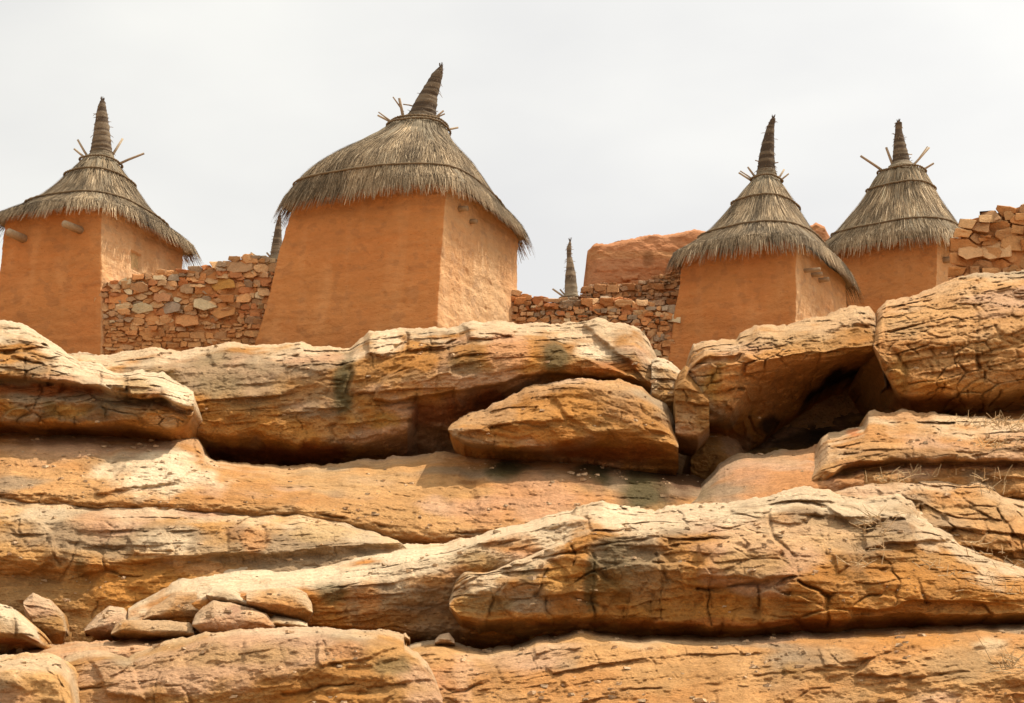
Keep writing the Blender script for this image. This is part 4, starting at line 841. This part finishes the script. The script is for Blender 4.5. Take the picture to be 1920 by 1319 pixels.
# ------------------------------------------------------------------ walls
rock('mud_wall', 'crumbling orange mud wall with rubble showing at its foot, between two granaries', 'mud wall', [
  (31.62, [(1092,560),(1094,530),(1098,500),(1101,472),(1112,459),(1125,455),(1160,452),(1190,447),(1212,441),(1240,441),(1262,438),(1300,433),(1320,434),(1400,436),(1500,432),(1515,424),(1530,417),(1546,425),(1556,445)]),
  (31.5, [(1092,570),(1120,500),(1240,480),(1400,475),(1556,470)]),
  (31.46, [(1092,700),(1556,700)])], thick=.5, pal='mudred', amp=.5, fct=.25, wth=.1, cap=0, blk=(.3, .14, .015, .01), blkmask=.1, strata=(.3, .01, .005), rt=(6, .12), rb=None, smooth=6, jag=2.4, mat=M_mud, streak=.1, step=1.6,
  plates=[([(1110,538),(1135,530),(1140,545),(1115,548)], .05, 3), ([(1165,520),(1200,516),(1196,526),(1170,528)], .05, 3), ([(1180,525),(1215,528),(1205,538),(1180,535)], .05, 3), ([(1225,520),(1262,512),(1262,530),(1230,532)], .05, 3)],
  blobs=[(1215,485,10,14,(.20,.10,.05),.6)])
SCOL = [(.60,.30,.12),(.55,.24,.085),(.48,.28,.14),(.38,.27,.17),(.64,.38,.18),(.55,.32,.15),(.50,.20,.075),(.66,.50,.29)]
def clip(poly, a, b, c):
    out = []
    for i in range(len(poly)):
        p, q = poly[i], poly[(i+1) % len(poly)]; dp = a*p[0]+b*p[1]-c; dq = a*q[0]+b*q[1]-c
        if dp <= 0: out.append(p)
        if dp*dq < 0:
            t = dp/(dp-dq); out.append((p[0]+t*(q[0]-p[0]), p[1]+t*(q[1]-p[1])))
    return out
def stone_wall(label, top, bot, D0, dD, rmin, rmax, asp, seed, gap=1.3, prot=.07, mudy=None, back=.45, special=(), pick=None, mcol=(.47, .21, .075)):
    r = random.Random(seed); nr_ = np.random.default_rng(seed)
    T = np.array(top, float); B = np.array(bot, float); x0, x1 = T[0, 0], T[-1, 0]
    ty = lambda x: float(np.interp(x, T[:, 0], T[:, 1])); by = lambda x: float(np.interp(x, B[:, 0], B[:, 1]))
    Df = lambda x: D0+dD*(x-(x0+x1)/2)
    seeds = []
    for _ in range(14000):
        rr = rmin+(rmax-rmin)*r.random()**1.8; x = r.uniform(x0-4, x1+4); y = r.uniform(ty(x)+rr*.5, by(x)+8)
        Y = y*asp
        if all((x-a)**2+(Y-b)**2 > (.80*(rr+c))**2 for a, b, c, _c in seeds): seeds.append((x, Y, rr, None))
    mb = MB(); polys = []
    for i, (x, Y, rr, sc_) in enumerate(seeds):
        k = rr*1.35
        ra = r.uniform(-.18, .18); poly = [(x+k*(a*math.cos(ra)-b*math.sin(ra)), Y+k*(a*math.sin(ra)+b*math.cos(ra))) for a, b in ((-1.05*r.uniform(.8, 1), -.8*r.uniform(.7, 1)), (.2, -.9*r.uniform(.8, 1)), (1.05*r.uniform(.8, 1), -.7*r.uniform(.7, 1)), (1.05, .85), (-1.05, .85))]
        nb_ = sorted(range(len(seeds)), key=lambda j: (seeds[j][0]-x)**2+(seeds[j][1]-Y)**2-seeds[j][2]**2)[:16]
        for j in nb_:
            if j == i: continue
            a, b, c, _ = seeds[j]; dx, dy = a-x, b-Y; d2 = dx*dx+dy*dy
            f = .5+(rr*rr-c*c)/(2*d2); cx, cy = x+dx*f, Y+dy*f
            poly = clip(poly, dx, dy, dx*cx+dy*cy)
            if len(poly) < 3: break
        poly = [(p, q/asp) for p, q in poly]
        if len(poly) >= 3: polys.append((poly, rr, None, -.035))
    # courses of flat angular stones
    ylow = max(p[1] for p in bot)+10; yt = min(p[1] for p in top)-6; y = ylow; ci = 0
    while y > yt:
        h = (rmin+(rmax-rmin)*r.random()**1.5)*1.15; x = x0-r.random()*20
        while x < x1+4:
            w_ = h*r.uniform(.75, 2.4); hh = h*r.uniform(.72, 1.12)
            cx, cy = x+w_/2, y-hh/2+2.5*math.sin(x*.02+ci*1.7)+r.uniform(-1.5, 1.5)
            if x0 <= cx-w_*.3 and cx+w_*.3 <= x1+2 and ty(cx)+hh*.15+r.uniform(-3, 4) < cy < by(cx)+8 and all(abs(cx-a)/(w_/2+c) > .78 or abs(cy-b)/(hh/2+c/1.6) > .78 for a, b, c, _c in special):
                for (ya, yb) in ([(0, 1)] if r.random() < .82 else [(0, .48), (.52, 1)]):
                    t_ = cy-hh/2+hh*ya; b_ = cy-hh/2+hh*yb; j = .13*h
                    q = [(cx-w_/2+r.uniform(-j, j), t_+r.uniform(-j, j)), (cx+w_/2+r.uniform(-j, j), t_+r.uniform(-j, j)), (cx+w_/2+r.uniform(-j, j), b_+r.uniform(-j, j)*.6), (cx-w_/2+r.uniform(-j, j), b_+r.uniform(-j, j)*.6)]
                    o = []
                    for m in range(4):
                        p_, c_, n_ = q[m-1], q[m], q[(m+1) % 4]
                        if r.random() < .55:
                            f = r.uniform(.12, .4); g_ = r.uniform(.12, .4)
                            o += [(c_[0]+(p_[0]-c_[0])*f, c_[1]+(p_[1]-c_[1])*f), (c_[0]+(n_[0]-c_[0])*g_, c_[1]+(n_[1]-c_[1])*g_)]
                        else: o.append(c_)
                    polys.append((o, h, None, 0.))
            x += w_*r.uniform(.96, 1.05)
        y -= h*.93; ci += 1
    for x, y, rr, c in special:
        aa = sorted(r.uniform(0, 6.28) for _ in range(3)); aa = [.5, 1.9, 2.75, 3.7, 4.9, 5.8]
        polys.append(([(x+rr*1.15*math.cos(a+r.uniform(-.2, .2)), y+rr/1.45*math.sin(a+r.uniform(-.2, .2))) for a in aa], rr, c, .005))
    for poly, rr, sc_, doff in polys:
        if len(poly) < 3: continue
        P = np.array(poly); c = P.mean(0)
        # drop tiny edges, inset, roughen
        Q = [P[0]]
        for p in P[1:]:
            if np.linalg.norm(p-Q[-1]) > 2.2: Q.append(p)
        P = np.array(Q)
        if len(P) < 3: continue
        P2 = []
        for a in range(len(P)):
            p, q = P[a], P[(a+1) % len(P)]; e = q-p
            for f in (.06, .5, .94): P2.append(p+e*f+nr_.normal(0, .5, 2)*(1 if f == .5 else .5))
        P = np.array(P2); d = np.linalg.norm(P-c, axis=1)
        g = gap*r.uniform(.7, 1.6); P = c+(P-c)*np.clip(1-g/d, .3, 1)[:, None]
        low = 0 if mudy is None else float(np.clip((c[1]-mudy)/60, 0, 1))
        pr = prot*r.uniform(.35, 1.25)*(1-.45*low); tlt = nr_.normal(0, 1, 2)*.0030*min(1, 22/rr)
        K = len(P); V = []
        def ring(f, dd, js):
            q = c+(P-c)*f+nr_.normal(0, js, P.shape); D = Df(q[:, 0])-dd-((q-c)@tlt if dd > 0 else 0)
            V.append(at(q[:, 0], q[:, 1], D-doff))
        ring(1, -.14, 0); ring(1, -.01, .2); ring(.985, pr*.6, .2); ring(.91, pr*.95, .4); ring(.45, pr*1.0, .9)
        V.append(at(c[0], c[1], Df(c[0])-doff-pr*r.uniform(.85, 1.1))[None])
        F = []
        for m in range(4):
            for a in range(K): F.append((m*K+a, m*K+(a+1) % K, (m+1)*K+(a+1) % K, (m+1)*K+a))
        T3 = [(4*K+a, 4*K+(a+1) % K, 5*K) for a in range(K)]
        cc = np.array(sc_ if sc_ is not None else (pick or SCOL)[min(len(pick or SCOL)-1, int(r.random()*(len(pick or SCOL)-.65)))])*r.uniform(.8, 1.15)
        if sc_ is None: cc = cc*(1-.7*low)+np.array((.52, .24, .08))*.7*low
        mb.add(np.concatenate(V), [np.array(F), np.array(T3)], cc)
    root_mesh = mb.mesh('stone_wall', M_stone, False)
    o = link('stone_wall', root_mesh, None, label, 'stone wall', 'dry stone walls on the cliff')
    # mud and rubble core
    xs = np.linspace(x0, x1, 60); V = []; core = MB(); off = 7
    for y_, dd in (('t', .55), ('t', .02), ('b', .02), ('b', .55)):
        yy = np.array([ty(x)+off if y_ == 't' else by(x)+20 for x in xs]); yy = np.minimum(yy, [by(x)+20 for x in xs]); D = np.array([Df(x) for x in xs])+.02
        p = at(xs, yy, D)
        if dd > .1: p[:, 1] += back
        V.append(p)
    V = np.concatenate(V); n = 60; F = []
    for m in range(4):
        for a in range(n-1): F.append((m*n+a, m*n+a+1, ((m+1) % 4)*n+a+1, ((m+1) % 4)*n+a))
    core.add(V, [np.array(F), np.array([(0, n, 2*n, 3*n), (n-1, 2*n-1, 3*n-1, 4*n-1)])], mcol)
    link('mortar', core.mesh('mortar', M_mud, False), o)
    return o
stone_wall('dry stone wall of mixed brown stones between the leftmost and the largest granary', [(191,528),(200,526),(230,524),(262,515),(300,506),(340,500),(370,498),(400,494),(425,487),(440,481),(470,479),(513,478)], [(191,668),(300,664),(513,650)], 27.04, 0, 8.5, 20, 1.75, 3, mudy=575, prot=.055, gap=.6,
  special=[(267,578,20,(.66,.52,.30)),(386,570,23,(.60,.44,.24)),(319,578,19,(.34,.25,.17)),(351,600,22,(.52,.24,.09)),(262,540,17,(.56,.34,.18)),(418,533,22,(.50,.24,.06)),(420,585,22,(.47,.21,.07)),(304,558,17,(.46,.22,.10))])
stone_wall('low rubble wall of orange brown stones right of the largest granary', [(968,545),(985,546),(1000,552),(1020,560),(1045,566),(1062,556),(1090,556),(1100,560),(1140,556),(1180,562),(1220,568),(1262,575)], [(968,612),(1080,640),(1180,680),(1230,700),(1262,720)], 27.9, -.001, 8, 15, 1.35, 7, prot=.08, gap=.6)
stone_wall('tumbled rubble bank rising at the foot of the crumbling mud wall', [(1088,560),(1092,542),(1110,532),(1150,528),(1180,534),(1215,524),(1240,516),(1262,508),(1275,506)], [(1088,600),(1275,620)], 29.6, -.002, 5, 14, 2.0, 9, prot=.05, gap=.6, pick=[(.44,.22,.09),(.42,.20,.08),(.40,.24,.13),(.46,.25,.12)], back=.8)
stone_wall('tall dry stone wall of large orange blocks at the right edge above the cracked boulder', [(1797,484),(1800,450),(1808,430),(1812,408),(1830,402),(1860,396),(1886,388),(1902,384),(1925,378),(2060,360)], [(1797,530),(2060,530)], 25.6, 0, 15, 28, 1.45, 12, gap=1.0, prot=.10,
  pick=[(.54,.28,.11),(.50,.24,.09),(.52,.24,.085),(.44,.23,.10),(.56,.32,.14)], special=[(1866,470,30,(.58,.34,.16)),(1822,474,24,(.56,.31,.14)),(1888,440,22,(.55,.30,.13))])
# dry twigs and grass rooted in the rock joints
def tuft(spots, n, ln, D, seed, label=None):
    r = np.random.default_rng(seed); mb = MB()
    for x, y in spots:
        p0 = at(x, y, D)
        for _ in range(n):
            q = p0+np.array([r.normal(0, .10), 0, r.normal(0, .015)]); d = np.array([r.normal(0, .7), -abs(r.normal(0, .4)), abs(r.normal(.5, .4))]); d = d/np.linalg.norm(d)*ln*r.uniform(.4, 1.2)
            s = np.array([r.normal(0, .3), r.normal(0, .2), -.3])*ln
            mb.tube([q, q+d*.5+s*.1, q+d+s*.35], [.004, .0032, .0018], 4, np.array((.55, .40, .22))*r.uniform(.6, 1.3), False)
    return link('dry_grass', mb.mesh('dry_grass', M_wood), kind='stuff')
tuft([(1648,985),(1640,1000),(1628,1030),(1615,1060),(1655,970)], 12, .15, 17.6, 2)
tuft([(1790,790),(1830,800),(1860,838),(1900,842),(1700,890),(1745,892)], 9, .11, 20.2, 8)
tuft([(1760,1062),(1800,1080),(1850,1100),(1895,1110)], 9, .10, 17.3, 9)
tuft([(1850,800),(1870,795),(1890,800),(1905,810),(1880,830),(1855,845)], 14, .16, 20.5, 3)
tuft([(1680,905),(1640,900),(1850,900),(1862,925)], 9, .14, 19.3, 4)
tuft([(1905,1250),(1880,1258),(1915,1240)], 12, .2, 15.7, 5)
tuft([(1900,1060),(1870,1040),(1830,1020)], 8, .12, 17.6, 6)

# grit and chips resting on the rock
def gravel(n, seed):
    r = np.random.default_rng(seed); mb = MB(); bpy.context.view_layer.update(); dg = bpy.context.evaluated_depsgraph_get()
    o = Vector((0, 0, CAMZ)); cube = np.array([(-1,-1,-1),(1,-1,-1),(1,1,-1),(-1,1,-1),(-1,-1,1),(1,-1,1),(1,1,1),(-1,1,1)], float)
    for _ in range(n):
        px, py = r.uniform(-40, 1960), r.uniform(640, 1330)
        if perlin(px/90, py/40, .5, seed) < .02: continue
        d = Vector(ray(px, py)).normalized(); ok, p, nn, _i, ob, _m = sc.ray_cast(dg, o, d)
        if not ok or nn.z < .62 or 'granary' in ob.name or 'wall' in ob.name: continue
        sz = .007+.030*r.random()**4; a = r.normal(0, 1, (8, 3)); a /= np.linalg.norm(a, axis=1)[:, None]
        th = r.random()*6.28; M = np.array([[math.cos(th), -math.sin(th), 0], [math.sin(th), math.cos(th), 0], [0, 0, 1]])
        mb.add(np.array(p)+np.array((0, 0, sz*.2))+((cube*.6+a*.35)*sz*np.array((1.4, 1, .6)))@M.T, np.array([(0,3,2,1),(4,5,6,7),(0,1,5,4),(1,2,6,5),(2,3,7,6),(3,0,4,7)]), np.array((.62, .42, .24))*r.uniform(.6, 1.15))
    link('gravel', mb.mesh('gravel', M_stone, False), kind='stuff')
gravel(5500, 4)
